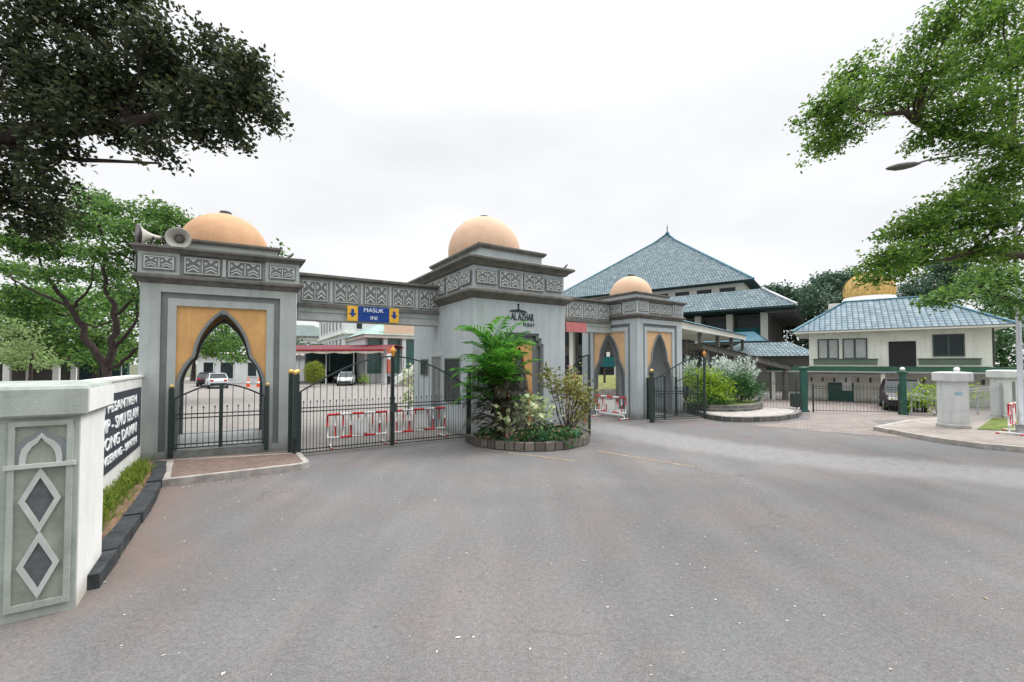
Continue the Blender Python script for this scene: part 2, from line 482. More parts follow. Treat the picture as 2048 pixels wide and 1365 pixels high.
# ------------------------------------------------------------------ mesh builder
class MB:
    def __init__(self):
        self.v, self.f, self.mi, self.sm, self.uv = [], [], [], [], []

    def add(self, vs, fs, mi=0, sm=False, M=None, uvs=None):
        o = len(self.v)
        if M is not None:
            vs = [M @ Vector(p) for p in vs]
        self.v.extend([tuple(p) for p in vs])
        for k, f in enumerate(fs):
            self.f.append([o + i for i in f])
            self.mi.append(mi)
            self.sm.append(sm)
            self.uv.append(uvs[k] if uvs else None)

    def box(self, x0, x1, y0, y1, z0, z1, mi=0, M=None):
        vs = [(x0, y0, z0), (x1, y0, z0), (x1, y1, z0), (x0, y1, z0), (x0, y0, z1), (x1, y0, z1), (x1, y1, z1), (x0, y1, z1)]
        self.add(vs, [(0, 3, 2, 1), (4, 5, 6, 7), (0, 1, 5, 4), (1, 2, 6, 5), (2, 3, 7, 6), (3, 0, 4, 7)], mi, False, M)

    def xz(self, poly, y0, y1, mi=0, M=None):
        """polygon in the x-z plane pushed from y0 to y1"""
        n = len(poly)
        vs = [(x, y0, z) for x, z in poly] + [(x, y1, z) for x, z in poly]
        fs = [tuple(range(n)), tuple(range(2 * n - 1, n - 1, -1))] + [(i, n + i, n + (i + 1) % n, (i + 1) % n) for i in range(n)]
        self.add(vs, fs, mi, False, M)

    def yz(self, poly, x0, x1, mi=0, M=None):
        n = len(poly)
        vs = [(x0, y, z) for y, z in poly] + [(x1, y, z) for y, z in poly]
        fs = [tuple(range(n - 1, -1, -1)), tuple(range(n, 2 * n))] + [(i, (i + 1) % n, n + (i + 1) % n, n + i) for i in range(n)]
        self.add(vs, fs, mi, False, M)

    def prism(self, poly, z0, z1, mi=0, M=None, top=None):
        n = len(poly)
        top = top or poly
        vs = [(x, y, z0) for x, y in poly] + [(x, y, z1) for x, y in top]
        fs = [tuple(range(n - 1, -1, -1)), tuple(range(n, 2 * n))]
        d, uvs = 0, [None, None]
        for i in range(n):
            j = (i + 1) % n
            fs.append((i, j, n + j, n + i))
            e = math.dist(poly[i], poly[j])
            uvs.append([(d, z0), (d + e, z0), (d + e, z1), (d, z1)])
            d += e
        uvs[0] = [(p[0], p[1]) for p in reversed(poly)]
        uvs[1] = [(p[0], p[1]) for p in top]
        self.add(vs, fs, mi, False, M, uvs)

    def sweep(self, x0, x1, y0, y1, prof, mi=0, M=None):
        """rectangular loops: profile of (overhang, z), closed at both ends"""
        vs, fs = [], []
        for o, z in prof:
            vs += [(x0 - o, y0 - o, z), (x1 + o, y0 - o, z), (x1 + o, y1 + o, z), (x0 - o, y1 + o, z)]
        for k in range(len(prof) - 1):
            for i in range(4):
                j = (i + 1) % 4
                fs.append((4 * k + i, 4 * k + j, 4 * k + 4 + j, 4 * k + 4 + i))
        fs.append((3, 2, 1, 0))
        e = 4 * (len(prof) - 1)
        fs.append((e, e + 1, e + 2, e + 3))
        self.add(vs, fs, mi, False, M)

    def tube(self, pts, r, n=6, mi=0, sm=True, M=None, cap=True):
        pts = [Vector(p) for p in pts]
        rs = r if isinstance(r, (list, tuple)) else [r] * len(pts)
        vs, fs = [], []
        up = Vector((0, 0, 1))
        prev = None
        for i, p in enumerate(pts):
            d = (pts[min(i + 1, len(pts) - 1)] - pts[max(i - 1, 0)]).normalized()
            if prev is None:
                a = d.cross(up)
                if a.length < 1e-3:
                    a = Vector((1, 0, 0))
            else:
                a = prev - d * prev.dot(d)
            a.normalize()
            prev = a
            b = d.cross(a)
            for k in range(n):
                t = 2 * math.pi * (k + 0.5) / n
                vs.append(p + (a * math.cos(t) + b * math.sin(t)) * rs[i])
        for i in range(len(pts) - 1):
            for k in range(n):
                fs.append((i * n + k, i * n + (k + 1) % n, (i + 1) * n + (k + 1) % n, (i + 1) * n + k))
        if cap:
            fs.append(tuple(range(n)))
            fs.append(tuple(range(len(pts) * n - 1, (len(pts) - 1) * n - 1, -1)))
        self.add(vs, fs, mi, sm and n > 4, M)

    def lathe(self, prof, n=24, mi=0, c=(0, 0, 0), sm=True, M=None):
        vs, fs = [], []
        for r, z in prof:
            for k in range(n):
                t = 2 * math.pi * k / n
                vs.append((c[0] + r * math.cos(t), c[1] + r * math.sin(t), c[2] + z))
        for i in range(len(prof) - 1):
            for k in range(n):
                fs.append((i * n + k, i * n + (k + 1) % n, (i + 1) * n + (k + 1) % n, (i + 1) * n + k))
        fs.append(tuple(range(n - 1, -1, -1)))
        fs.append(tuple(range((len(prof) - 1) * n, len(prof) * n)))
        self.add(vs, fs, mi, sm, M)

    def quad(self, a, b, c, d, mi=0, M=None, scale=1.0):
        """a-b along the eave; uv in metres"""
        A, B, C, D = (Vector(p) for p in (a, b, c, d))
        u = (B - A).normalized()
        n = (B - A).cross(D - A)
        if n.length < 1e-6:
            n = (B - A).cross(C - A)
        w = n.normalized().cross(u)
        uv = [((P - A).dot(u) * scale, (P - A).dot(w) * scale) for P in (A, B, C, D)]
        if (C - D).length < 1e-6:
            self.add([a, b, c], [(0, 1, 2)], mi, False, M, [uv[:3]])
        else:
            self.add([a, b, c, d], [(0, 1, 2, 3)], mi, False, M, [uv])

    def build(self, name, mats, parent=None, data_only=False):
        me = bpy.data.meshes.new(name)
        me.from_pydata(self.v, [], self.f)
        ms = mats if isinstance(mats, (list, tuple)) else [mats]
        for m in ms:
            me.materials.append(m)
        me.polygons.foreach_set('material_index', self.mi)
        me.polygons.foreach_set('use_smooth', self.sm)
        if any(u is not None for u in self.uv):
            l = me.uv_layers.new(name='map')
            k = 0
            for f, u in zip(self.f, self.uv):
                for i in range(len(f)):
                    l.data[k].uv = u[i] if u else (self.v[f[i]][0], self.v[f[i]][1])
                    k += 1
        me.update()
        if data_only:
            return me
        o = bpy.data.objects.new(name, me)
        col.objects.link(o)
        if parent:
            o.parent = parent
        return o


def tag(o, label=None, cat=None, group=None, kind=None):
    if label:
        o['label'] = label
    if cat:
        o['category'] = cat
    if group:
        o['group'] = group
    if kind:
        o['kind'] = kind
    return o


def thing(name, label, cat, loc=(0, 0, 0), rz=0.0, group=None):
    o = bpy.data.objects.new(name, None)
    o.empty_display_size = 0.3
    col.objects.link(o)
    o.location = loc
    o.rotation_euler = (0, 0, R(rz))
    return tag(o, label, cat, group)


def setting(name, mb, m, label=None):
    return tag(mb.build(name, m), label, None, None, 'structure')


def kids(o):
    return [c for c in bpy.data.objects if c.parent == o]


def dup(o, loc, rz, label, group=None):
    r = o.copy()
    col.objects.link(r)
    r.location = loc
    r.rotation_euler = (0, 0, R(rz))
    r['label'] = label
    if group:
        r['group'] = group
    for ch in kids(o):
        c = ch.copy()
        col.objects.link(c)
        c.parent = r
        for g in kids(ch):
            d = g.copy()
            col.objects.link(d)
            d.parent = c
    return r


def part(name, me, parent, loc=(0, 0, 0), rz=0.0):
    o = bpy.data.objects.new(name, me)
    col.objects.link(o)
    o.parent = parent
    o.location = loc
    o.rotation_euler = (0, 0, rz)
    return o


def text(name, body, size, m, parent, loc, rot, width=None, depth=0.012, align='CENTER', bold=0.0):
    cu = bpy.data.curves.new(name, 'FONT')
    cu.body = body
    cu.size = size
    cu.align_x = align
    cu.align_y = 'CENTER'
    cu.extrude = depth
    cu.offset = bold
    o = bpy.data.objects.new('tmp', cu)
    col.objects.link(o)
    bpy.context.view_layer.update()
    me = bpy.data.meshes.new_from_object(o.evaluated_get(bpy.context.evaluated_depsgraph_get()))
    bpy.data.objects.remove(o)
    me.name = name
    me.materials.clear()
    me.materials.append(m)
    if width:
        xs = [v.co.x for v in me.vertices]
        s = width / (max(xs) - min(xs))
        cx = (max(xs) + min(xs)) / 2 if align == 'CENTER' else min(xs)
        for v in me.vertices:
            v.co.x = (v.co.x - cx) * s
    t = bpy.data.objects.new(name, me)
    col.objects.link(t)
    t.parent = parent
    t.location = loc
    t.rotation_euler = rot
    return t


# ================================================================== THE SETTING
def seg_d(p, pl):
    best = 1e9
    for a, b in zip(pl, pl[1:]):
        a, b, q = Vector(a), Vector(b), Vector(p)
        t = max(0, min(1, (q - a).dot(b - a) / (b - a).length_squared))
        best = min(best, (q - a - (b - a) * t).length)
    return best


def sstep(e0, e1, x):
    t = max(0, min(1, (x - e0) / (e1 - e0)))
    return t * t * (3 - 2 * t)


big = MB()
big.box(-700, 700, -60, 1300, -0.5, -0.012)
setting('ground', big, mat('dull_earth_ground', (0.11, 0.115, 0.07), 0.95, 0.25, 0.3))

WEAR = [(2.6, 18.6), (4.3, 15.6), (5.9, 12.9), (8.2, 11.0), (11.2, 9.3), (17, 7.0)]
STEPW = [(-8.4, 9.3), (-6.9, 8.2), (-5.0, 5.2)]


def forecourt():
    nx, ny, x0, y0, st = 190, 150, -30.0, -14.0, 0.4
    vs, fs, wear, soil = [], [], [], []
    for j in range(ny + 1):
        for i in range(nx + 1):
            x, y = x0 + i * st, y0 + j * st
            vs.append((x, y, 0))
            n = noise.noise(Vector((x * 0.7, y * 0.7, 3)))
            d = seg_d((x, y), WEAR) + n * 0.25
            wear.append(1 - sstep(0.75, 1.45, d))
            s = seg_d((x, y), STEPW) + noise.noise(Vector((x * 1.3, y * 1.3, 9))) * 0.5
            soil.append(0.85 * (1 - sstep(0.1, 1.3, s)))
    for j in range(ny):
        for i in range(nx):
            a = j * (nx + 1) + i
            fs.append((a, a + 1, a + nx + 2, a + nx + 1))
    me = bpy.data.meshes.new('forecourt')
    me.from_pydata(vs, [], fs)
    for nm, dat in (('wear', wear), ('soil', soil)):
        at = me.attributes.new(nm, 'FLOAT', 'POINT')
        at.data.foreach_set('value', dat)
    t = M_ASPH.node_tree
    b = t.nodes['Principled BSDF']
    src = b.inputs['Base Color'].links[0].from_socket
    for nm, c, k in (('wear', (0.212, 0.208, 0.209), 1.0), ('soil', (0.185, 0.135, 0.113), 1.0)):
        a = t.nodes.new('ShaderNodeAttribute')
        a.attribute_name = nm
        n = t.nodes.new('ShaderNodeTexNoise')
        n.inputs['Scale'].default_value = 6
        n.inputs['Detail'].default_value = 8
        co = t.nodes.new('ShaderNodeTexCoord')
        t.links.new(co.outputs['Object'], n.inputs['Vector'])
        r = t.nodes.new('ShaderNodeMapRange')
        r.inputs['From Min'].default_value = 0.3
        r.inputs['From Max'].default_value = 0.6
        r.inputs['To Min'].default_value = 0.45
        t.links.new(n.outputs['Fac'], r.inputs[0])
        mu = t.nodes.new('ShaderNodeMath')
        mu.operation = 'MULTIPLY'
        t.links.new(a.outputs['Fac'], mu.inputs[0])
        t.links.new(r.outputs[0], mu.inputs[1])
        m = t.nodes.new('ShaderNodeMixRGB')
        t.links.new(mu.outputs[0], m.inputs[0])
        t.links.new(src, m.inputs[1])
        m.inputs[2].default_value = (*c, 1)
        src = m.outputs[0]
    t.links.new(src, b.inputs['Base Color'])
    me.materials.append(M_ASPH)
    o = bpy.data.objects.new('forecourt', me)
    col.objects.link(o)
    tag(o, 'worn grey asphalt forecourt in front of the gates', None, None, 'structure')


forecourt()


def sheet(name, poly, z0, z1, m, label):
    b = MB()
    b.prism(poly, z0, z1)
    return setting(name, b, m, label)


sheet('parking_lot', [(-5.75, 11.75), (-1.2, 14.5), (2.1, 16.6), (5.5, 19.6), (8.6, 21.6), (12, 30), (14, 62), (-75, 80), (-75, 17), (-9.9, 13.6)], -0.1, 0.006, M_PAVE, 'pale paved parking lot behind the gates')
sheet('driveway', [(9.4, 17.2), (11.4, 15.5), (13.5, 14.2), (15.6, 18.6), (20.5, 19.2), (26, 20.5), (25, 30), (17.0, 31), (14.2, 23.5), (14.6, 20.9), (13.2, 18.9), (11, 17.7)], -0.1, 0.008, M_DRIVE, 'pinkish paver driveway up to the sliding gate')


def ring(poly, w):
    """inset polygon (open or closed ok for convex-ish outlines)"""
    n, out = len(poly), []
    for i in range(n):
        a, b, c = Vector(poly[i - 1]), Vector(poly[i]), Vector(poly[(i + 1) % n])
        d1, d2 = (b - a).normalized(), (c - b).normalized()
        n1, n2 = Vector((-d1.y, d1.x)), Vector((-d2.y, d2.x))
        m = (n1 + n2)
        m = m / max(0.4, m.length_squared) * 2 if m.length > 1e-4 else n1
        out.append(tuple(b + m * w * 0.999))
    return out


def kerbstrip(poly, w, z0, z1, m, name, label, closed=True):
    inn = ring(poly, w)
    b = MB()
    n = len(poly)
    d = 0
    for i in range(n if closed else n - 1):
        j = (i + 1) % n
        e = math.dist(poly[i], poly[j])
        P, Q, S, T = poly[i], poly[j], inn[j], inn[i]
        vs = [(*P, z0), (*Q, z0), (*Q, z1), (*P, z1), (*T, z1), (*S, z1), (*T, z0), (*S, z0)]
        b.add(vs, [(0, 1, 2, 3), (3, 2, 5, 4), (4, 5, 7, 6)], 0, False, None,
              [[(d, z0), (d + e, z0), (d + e, z1), (d, z1)], [(d, z1), (d + e, z1), (d + e, z1 + w), (d, z1 + w)], [(d, z0), (d + e, z0), (d + e, z1), (d, z1)]])
        d += e
    return b


# sidewalk by the white pillars
SW = [(13.45, 15.9), (13.38, 14.6), (13.40, 13.4), (13.75, 12.5), (14.6, 11.75), (16.5, 10.6), (22, 8.3), (40, 3.0), (46, 14), (30, 19), (21.0, 19.4), (16.5, 17.8)]
b = kerbstrip(SW, 0.18, -0.1, 0.15, None, '', '')
setting('kerb', b, M_KERBL, 'concrete kerb round the sidewalk corner')
sheet('sidewalk', ring(SW, 0.182), -0.1, 0.146, M_WALK, 'pinkish paved sidewalk beside the white pillars')

# brick step in front of the pedestrian arch
FT = [(-8.3, 10.28), (-7.05, 8.62), (-4.92, 9.98), (-4.85, 10.25), (-5.85, 11.65), (-8.9, 10.35)]
b = kerbstrip(FT[:4] + [(-5.6, 11.3), (-8.7, 10.3)], 0.13, -0.1, 0.15, None, '', '', False)
setting('step_kerb', b, M_KERBL, 'pale kerb edging the brick step')
sheet('step', ring(FT, 0.05), -0.1, 0.143, M_STEP, 'brown brick step in front of the pedestrian arch')

# verge along the sign wall
KA = [(-4.28, 4.05), (-4.95, 5.15), (-8.45, 10.05)]
VG = [(-4.9, 4.8), (-6.3, 7.3), (-7.55, 9.1), (-8.5, 10.3), (-9.1, 10.4), (-5.6, 5.0)]
sheet('verge', VG, -0.1, 0.12, M_SOIL, 'strip of red soil between sign wall and dark kerb')
kb = MB()
KP = [Vector(q) for q in ((-4.58, 4.78), (-6.16, 7.33), (-7.4, 9.15), (-8.32, 10.30))]
k = 0
for A, B in zip(KP, KP[1:]):
    u = (B - A).normalized()
    w = Vector((u.y, -u.x))
    L = (B - A).length
    m = max(1, round(L / 0.75))
    for i in range(m):
        d, e = L * i / m + 0.012, L * (i + 1) / m - 0.012
        zt = 0.165 + 0.012 * math.sin(k * 2.3)
        j0, j1 = 0.012 * math.sin(k * 3.1), 0.012 * math.cos(k * 1.7)
        q = [A + u * d + w * j0, A + u * e + w * j1, A + u * e - w * 0.23, A + u * d - w * 0.23]
        kb.prism([tuple(x) for x in q], -0.05, zt)
        k += 1
setting('verge_kerb', kb, M_KERBD, 'dark stone kerb along the grass strip by the sign wall')
line = MB()
for a, c in (((2.4, 12.2), (4.4, 10.3)), ((-1.1, 12.55), (1.6, 10.95))):
    a, c = Vector(a), Vector(c)
    n = Vector((-(c - a).y, (c - a).x)).normalized() * 0.05
    line.add([(*(a - n), 0.004), (*(c - n), 0.004), (*(c + n), 0.004), (*(a + n), 0.004)], [(0, 1, 2, 3)])
setting('road_marking', line, M_LINE, 'faded yellow lines on the asphalt beside the planter')


# ------------------------------------------------------------------ leaves, plants and trees
def leaf(b, p, s, r, mi=0, asp=0.5, nrm=None, droop=0.0):
    """one folded leaf of length s at p"""
    if nrm is None:
        d = Vector((r.gauss(0, 1), r.gauss(0, 1), r.gauss(0, 0.6) - droop))
    else:
        d = Vector(nrm)
    d.normalize()
    a = d.cross(Vector((r.gauss(0, 1), r.gauss(0, 1), r.gauss(0, 1))))
    a.normalize()
    n = d.cross(a)
    p = Vector(p)
    m = p + d * s * 0.45
    h = s * asp * 0.5
    b.add([p, m + a * h + n * h * 0.35, p + d * s, m - a * h + n * h * 0.35], [(0, 1, 2, 3)], mi)


def cluster(b, c, rad, n, s, r, asp=0.55, twig=7, shell=0.5, mi=0, droop=0.25, spread=2.0):
    """leaf sprays through an ellipsoid: tufts of leaves, gaps between"""
    c = Vector(c)
    rad = Vector(rad) if hasattr(rad, '__len__') else Vector((rad,) * 3)
    for _ in range(max(1, n // twig)):
        v = Vector((r.gauss(0, 1), r.gauss(0, 1), r.gauss(0, 1))).normalized()
        q = r.random() ** shell
        t = c + Vector((v.x * rad.x, v.y * rad.y, v.z * rad.z)) * q
        for _ in range(twig):
            o = Vector((r.gauss(0, 1), r.gauss(0, 1), r.gauss(0, 0.7))) * s * spread * 0.5
            leaf(b, t + o, s * r.uniform(0.7, 1.3), r, mi, asp, None, droop)


def limb(b, pts, r0, r1, n=7, wob=0.0, r=None):
    P = [Vector(p) for p in pts]
    out = []
    for a, c in zip(P, P[1:]):
        for k in range(3):
            q = a.lerp(c, k / 3)
            if wob and k:
                q = q + Vector((r.gauss(0, 1), r.gauss(0, 1), r.gauss(0, 0.5))) * wob
            out.append(q)
    out.append(P[-1])
    m = len(out) - 1
    b.tube(out, [r0 + (r1 - r0) * (i / m) for i in range(m + 1)], n)


def tree(name, label, base, limbs, clusters, lm, leafs, dens, bark=None, group=None, seed=1, asp=0.55, twig=7, shell=0.45, cat='tree', droop=0.25, spread=2.0, twigs=True):
    """limbs: list of (points, r0, r1); clusters: list of (centre, radius); dens: leaves per m2 of ellipsoid section"""
    r = random.Random(seed)
    t = thing(name, label, cat, base, 0, group)
    bx, by, bz = base
    off = Vector(base)
    b = MB()
    for pts, r0, r1 in limbs:
        limb(b, [Vector(p) - off for p in pts], r0, r1, 8, r0 * 0.35, r)
    ends = [Vector(p) - off for pts, _, _ in limbs for p in pts[1:]]
    lf = MB()
    for c, rad in clusters:
        cv = Vector(c) - off
        rv = Vector(rad) if hasattr(rad, '__len__') else Vector((rad,) * 3)
        if twigs and ends:
            e = min(ends, key=lambda q: (q - cv).length)
            if (e - cv).length > 0.05:
                limb(b, [e, e.lerp(cv, 0.5) + Vector((0, 0, 0.1)), cv], min(0.05, rv.x * 0.06), 0.012, 5, 0.03, r)
            for _ in range(3):
                v = Vector((r.gauss(0, 1), r.gauss(0, 1), r.gauss(0, 0.7))).normalized()
                limb(b, [cv, cv + Vector((v.x * rv.x, v.y * rv.y, v.z * rv.z)) * 0.8], 0.02, 0.006, 4)
        n = int(dens * rv.x * max(rv.y, rv.z))
        cluster(lf, cv, rv, n, leafs, r, asp, twig, shell, 0, droop, spread)
    if b.v:
        b.build('trunk', bark or M_BARK, t)
    lf.build('crown', lm, t)
    return t


def at(u, v, Y):
    """world point seen at photo pixel u, v at depth Y (plain pinhole arithmetic, for reading sizes off the photo)"""
    return ((u - 1024) / 850 * Y, Y, 2.5 + (727 - v) / 850 * Y)


# ------------------------------------------------------------------ gate towers
ARCH = [(1.0, 0.0), (1.0, 0.44), (0.985, 0.475), (0.955, 0.515), (0.90, 0.56), (0.82, 0.605), (0.74, 0.638), (0.672, 0.658), (0.655, 0.682), (0.635, 0.712), (0.595, 0.76), (0.54, 0.805), (0.47, 0.848), (0.385, 0.888), (0.295, 0.922), (0.20, 0.952), (0.10, 0.979), (0.0, 1.0)]


def arch_pts(cx, hw, z0, z1, inset=0.0):
    L = [(cx - f * hw, z0 + q * (z1 - z0)) for f, q in ARCH]
    if inset:
        o = []
        for i, p in enumerate(L):
            a, c = Vector(L[max(0, i - 1)]), Vector(L[min(len(L) - 1, i + 1)])
            t = (c - a).normalized()
            o.append((min(cx, p[0] + t.y * inset), p[1] - t.x * inset))
        o[0] = (o[0][0], z0)
        o[-1] = (cx, z1 - inset * 2.1)
        L = o
    return L


def strip(b, P, Q, y0, y1, M=None, mi=0):
    """solid strip between two polylines in the x-z plane"""
    n = len(P)
    vs = [(x, y0, z) for x, z in P] + [(x, y0, z) for x, z in Q] + [(x, y1, z) for x, z in P] + [(x, y1, z) for x, z in Q]
    fs = []
    for i in range(n - 1):
        fs += [(i, i + 1, n + i + 1, n + i), (2 * n + i, 3 * n + i, 3 * n + i + 1, 2 * n + i + 1), (i, 2 * n + i, 2 * n + i + 1, i + 1), (n + i, n + i + 1, 3 * n + i + 1, 3 * n + i)]
    b.add(vs, fs, mi, False, M)


def mirror(L, cx):
    return [(2 * cx - x, z) for x, z in L]


def frieze_panel_mesh(w, h):
    b = MB()
    b.box(-w / 2, w / 2, -0.02, 0.0, -h / 2, h / 2, 0)
    bw = 0.028
    iw, ih = w / 2 - 0.03, h / 2 - 0.03
    y0, y1 = -0.038, -0.02
    b.box(-iw, iw, y0, y1, ih - bw, ih, 1)
    b.box(-iw, iw, y0, y1, -ih, -ih + bw, 1)
    b.box(-iw, -iw + bw, y0, y1, -ih + bw, ih - bw, 1)
    b.box(iw - bw, iw, y0, y1, -ih + bw, ih - bw, 1)
    g = ih - bw - 0.012
    for s in (-1, 1):
        cx = s * w * 0.235
        a = w * 0.155
        b.xz([(cx - a * 0.62, g), (cx, g * 0.50), (cx + a * 0.62, g)], y0, y1, 1)
        for k0 in (0.10, -0.36):
            b.xz([(cx - a, g * (k0 - 0.42)), (cx - a, g * (k0 - 0.64)), (cx, g * (k0 - 0.20)), (cx + a, g * (k0 - 0.64)), (cx + a, g * (k0 - 0.42)), (cx, g * (k0 + 0.04))], y0, y1, 1)
        for q in (-1, 1):
            b.xz([(cx + q * a * 1.1, g * 0.80), (cx + q * a * 1.1, g * 0.12), (cx + q * a * 0.55, g * 0.46)], y0, y1, 1)
    b.box(-0.012, 0.012, y0, y1, -g, g, 1)
    for s in (-1, 1):
        b.xz([(s * 0.03, g * 0.7), (s * 0.03, g * 0.1), (s * w * 0.055, g * 0.4)], y0, y1, 1)
    return b.build('frieze_panel', [M_PANEL, M_RELIEF], None, True)


PM = {}


def panel(parent, x, z, w, h, side, W, D, sh=0.0, proud=0.0):
    k = (round(w, 2), round(h, 2))
    if k not in PM:
        PM[k] = frieze_panel_mesh(*k)
    loc, rz = {'front': ((x, -proud, z), 0), 'right': ((W + proud, x, z), R(90)), 'left': ((-proud, D - x, z), R(-90)), 'back': ((W - x, D + proud, z), R(180))}[side]
    part('frieze_panel', PM[k], parent, (loc[0] - sh * loc[1], loc[1], loc[2]), rz)


def sideM(side, W, D, sh=0.0):
    S = Matrix.Identity(4)
    S[0][1] = -sh
    return S @ {'front': Matrix.Identity(4), 'right': Matrix.Translation((W, 0, 0)) @ Matrix.Rotation(R(90), 4, 'Z'),
                'left': Matrix.Translation((0, D, 0)) @ Matrix.Rotation(R(-90), 4, 'Z'),
                'back': Matrix.Translation((W, D, 0)) @ Matrix.Rotation(R(180), 4, 'Z')}[side]


def gate_tower(label, loc, rz, W, D, sh, arches, dome_r, wallm, domem, fz0=0.28, ochm=None, gname='gate towers with domes'):
    t = thing('gate_tower', label, 'gate tower', (*loc, 0), rz, gname)
    S = Matrix.Identity(4)
    S[0][1] = -sh
    wall = MB()
    fz1, gz1, pz1 = 4.30, 4.15, 3.97
    T = 0.32
    for side in ('front', 'right', 'left', 'back'):
        wl = W if side in ('front', 'back') else D
        M = sideM(side, W, D, sh)
        e = 0.0 if side in ('front', 'back') else T
        cx, f0, g0, p0 = wl / 2, 0.41, 0.55, (0.62 if side == 'back' else 0.73)
        if side not in arches:
            wall.box(e, wl - e, 0, T, 0, 4.54, 0, M)
            continue
        groove, ochre, trim = MB(), MB(), MB()
        wall.box(e, f0, 0, T, 0, 4.54, 0, M)
        wall.box(wl - f0, wl - e, 0, T, 0, 4.54, 0, M)
        wall.box(f0, wl - f0, 0, T, fz1, 4.54, 0, M)
        wall.box(f0, wl - f0, 0, T, 0, fz0, 0, M)
        groove.box(f0, g0, 0.07, T - 0.01, fz0, gz1, 0, M)
        groove.box(wl - g0, wl - f0, 0.07, T - 0.01, fz0, gz1, 0, M)
        groove.box(f0, wl - f0, 0.07, T - 0.01, gz1, fz1, 0, M)
        wall.box(g0, p0, 0.035, T - 0.02, fz0, pz1, 0, M)
        wall.box(wl - p0, wl - g0, 0.035, T - 0.02, fz0, pz1, 0, M)
        wall.box(g0, wl - g0, 0.035, T - 0.02, pz1, gz1, 0, M)
        P = arch_pts(cx, cx - p0, fz0, 3.93)
        Q = arch_pts(cx, cx - p0, fz0, 3.93, 0.065)
        PP = P + list(reversed(mirror(P, cx)))[1:]
        QQ = Q + list(reversed(mirror(Q, cx)))[1:]
        ochre.xz([(p0, pz1)] + [q for q in PP if q[1] > 1.5] + [(wl - p0, pz1)], 0.09, T - 0.03, 0, M)
        strip(trim, PP, QQ, 0.05, T - 0.015, M)
        groove.build('frame_moulding', M_GROOVE, t)
        ochre.build('arch_panel', ochm or M_OCHRE, t)
        trim.build('arch_trim', M_GROOVE, t)
    wall.box(T, W - T, T, D - T, 4.30, 4.52, 0, S)          # ceiling
    fl = MB()
    fl.box(T, W - T, T, D - T, 0, fz0 - 0.01, 0, S)
    fl.build('floor', mat('pale_floor_tile', (0.66, 0.67, 0.67), 0.5, 0.06, 3), t)
    wall.box(0.02, W - 0.02, 0.02, D - 0.02, 4.54, 5.30, 0, S)
    c, pr = 0.78, 0.05
    for x in (0, W - c):
        for y in (0, D - c):
            wall.box(x - (pr if x == 0 else 0), x + c + (pr if x else 0), y - (pr if y == 0 else 0), y + c + (pr if y else 0), 4.74, 5.29, 0, S)
    wall.build('wall', wallm, t)
    m = MB()
    m.sweep(0, W, 0, D, [(0.0, 4.50), (0.04, 4.54), (0.05, 4.58), (0.14, 4.64), (0.14, 4.71), (0.06, 4.74), (0.0, 4.74)], 0, S)
    m.build('moulding', M_DARK, t)
    m = MB()
    m.sweep(0, W, 0, D, [(0.0, 5.27), (0.07, 5.28), (0.10, 5.33), (0.19, 5.38), (0.19, 5.43), (0.0, 5.46)], 0, S)
    m.build('cornice', M_DARK, t)
    m = MB()
    m.sweep(0.45, W - 0.45, 0.45, D - 0.45, [(0.0, 5.43), (0.0, 5.68), (0.03, 5.70)], 0, S)
    m.build('upper_tier', wallm, t)
    m = MB()
    m.sweep(0.45, W - 0.45, 0.45, D - 0.45, [(0.0, 5.69), (0.05, 5.70), (0.09, 5.75), (0.09, 5.80), (-0.1, 5.84)], 0, S)
    m.build('tier_cornice', M_DARK, t)
    dm = MB()
    cc = (W / 2 - sh * D / 2, D / 2, 5.80)
    dm.lathe([(dome_r * math.cos(R(a)), dome_r * math.sin(R(a))) for a in range(-8, 86, 4)], 40, 0, cc)
    dome = dm.build('dome', domem, t)
    fm = MB()
    fm.lathe([(0.17, dome_r - 0.04), (0.19, dome_r + 0.0), (0.15, dome_r + 0.06), (0.15, dome_r + 0.09), (0.05, dome_r + 0.11)], 14, 0, cc)
    fm.build('finial', M_FIN, dome)
    zc, hh = 5.01, 0.44
    for side in ('front', 'right', 'left', 'back'):
        wl = W if side in ('front', 'back') else D
        panel(t, 0.37, zc, 0.66, 0.38, side, W, D, sh, pr)
        panel(t, wl - 0.37, zc, 0.66, 0.38, side, W, D, sh, pr)
        iw = (wl - 2 * c - 0.28) / 2
        for k in (0, 1):
            panel(t, c + 0.07 + iw / 2 + k * (iw + 0.14), zc, iw, hh + 0.04, side, W, D, sh, -0.02 + 0.02)
    for side in ('front', 'right', 'left', 'back'):
        bm = MB()
        wl = W if side in ('front', 'back') else D
        bm.box(wl / 2 - 0.035, wl / 2 + 0.035, -0.03, 0.02, 4.78, 5.24, 0, sideM(side, W, D, sh))
        bm.build('frieze_post', M_RELIEF, t)
    return t


AL, AR = 27.0, 35.0
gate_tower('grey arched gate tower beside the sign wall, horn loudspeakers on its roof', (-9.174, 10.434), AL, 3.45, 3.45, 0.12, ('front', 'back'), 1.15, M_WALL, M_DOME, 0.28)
gate_tower('smallest domed gate tower, with two ochre arches, beside the green bushes', (5.55, 18.8), AR, 3.35, 3.44, 0.0, ('front', 'left', 'back'), 1.04, M_WALLB, M_DOME2, 0.05, mat('pale_ochre_paint', (0.62, 0.41, 0.23), 0.85, 0.07, 1.6, streak=0.08))


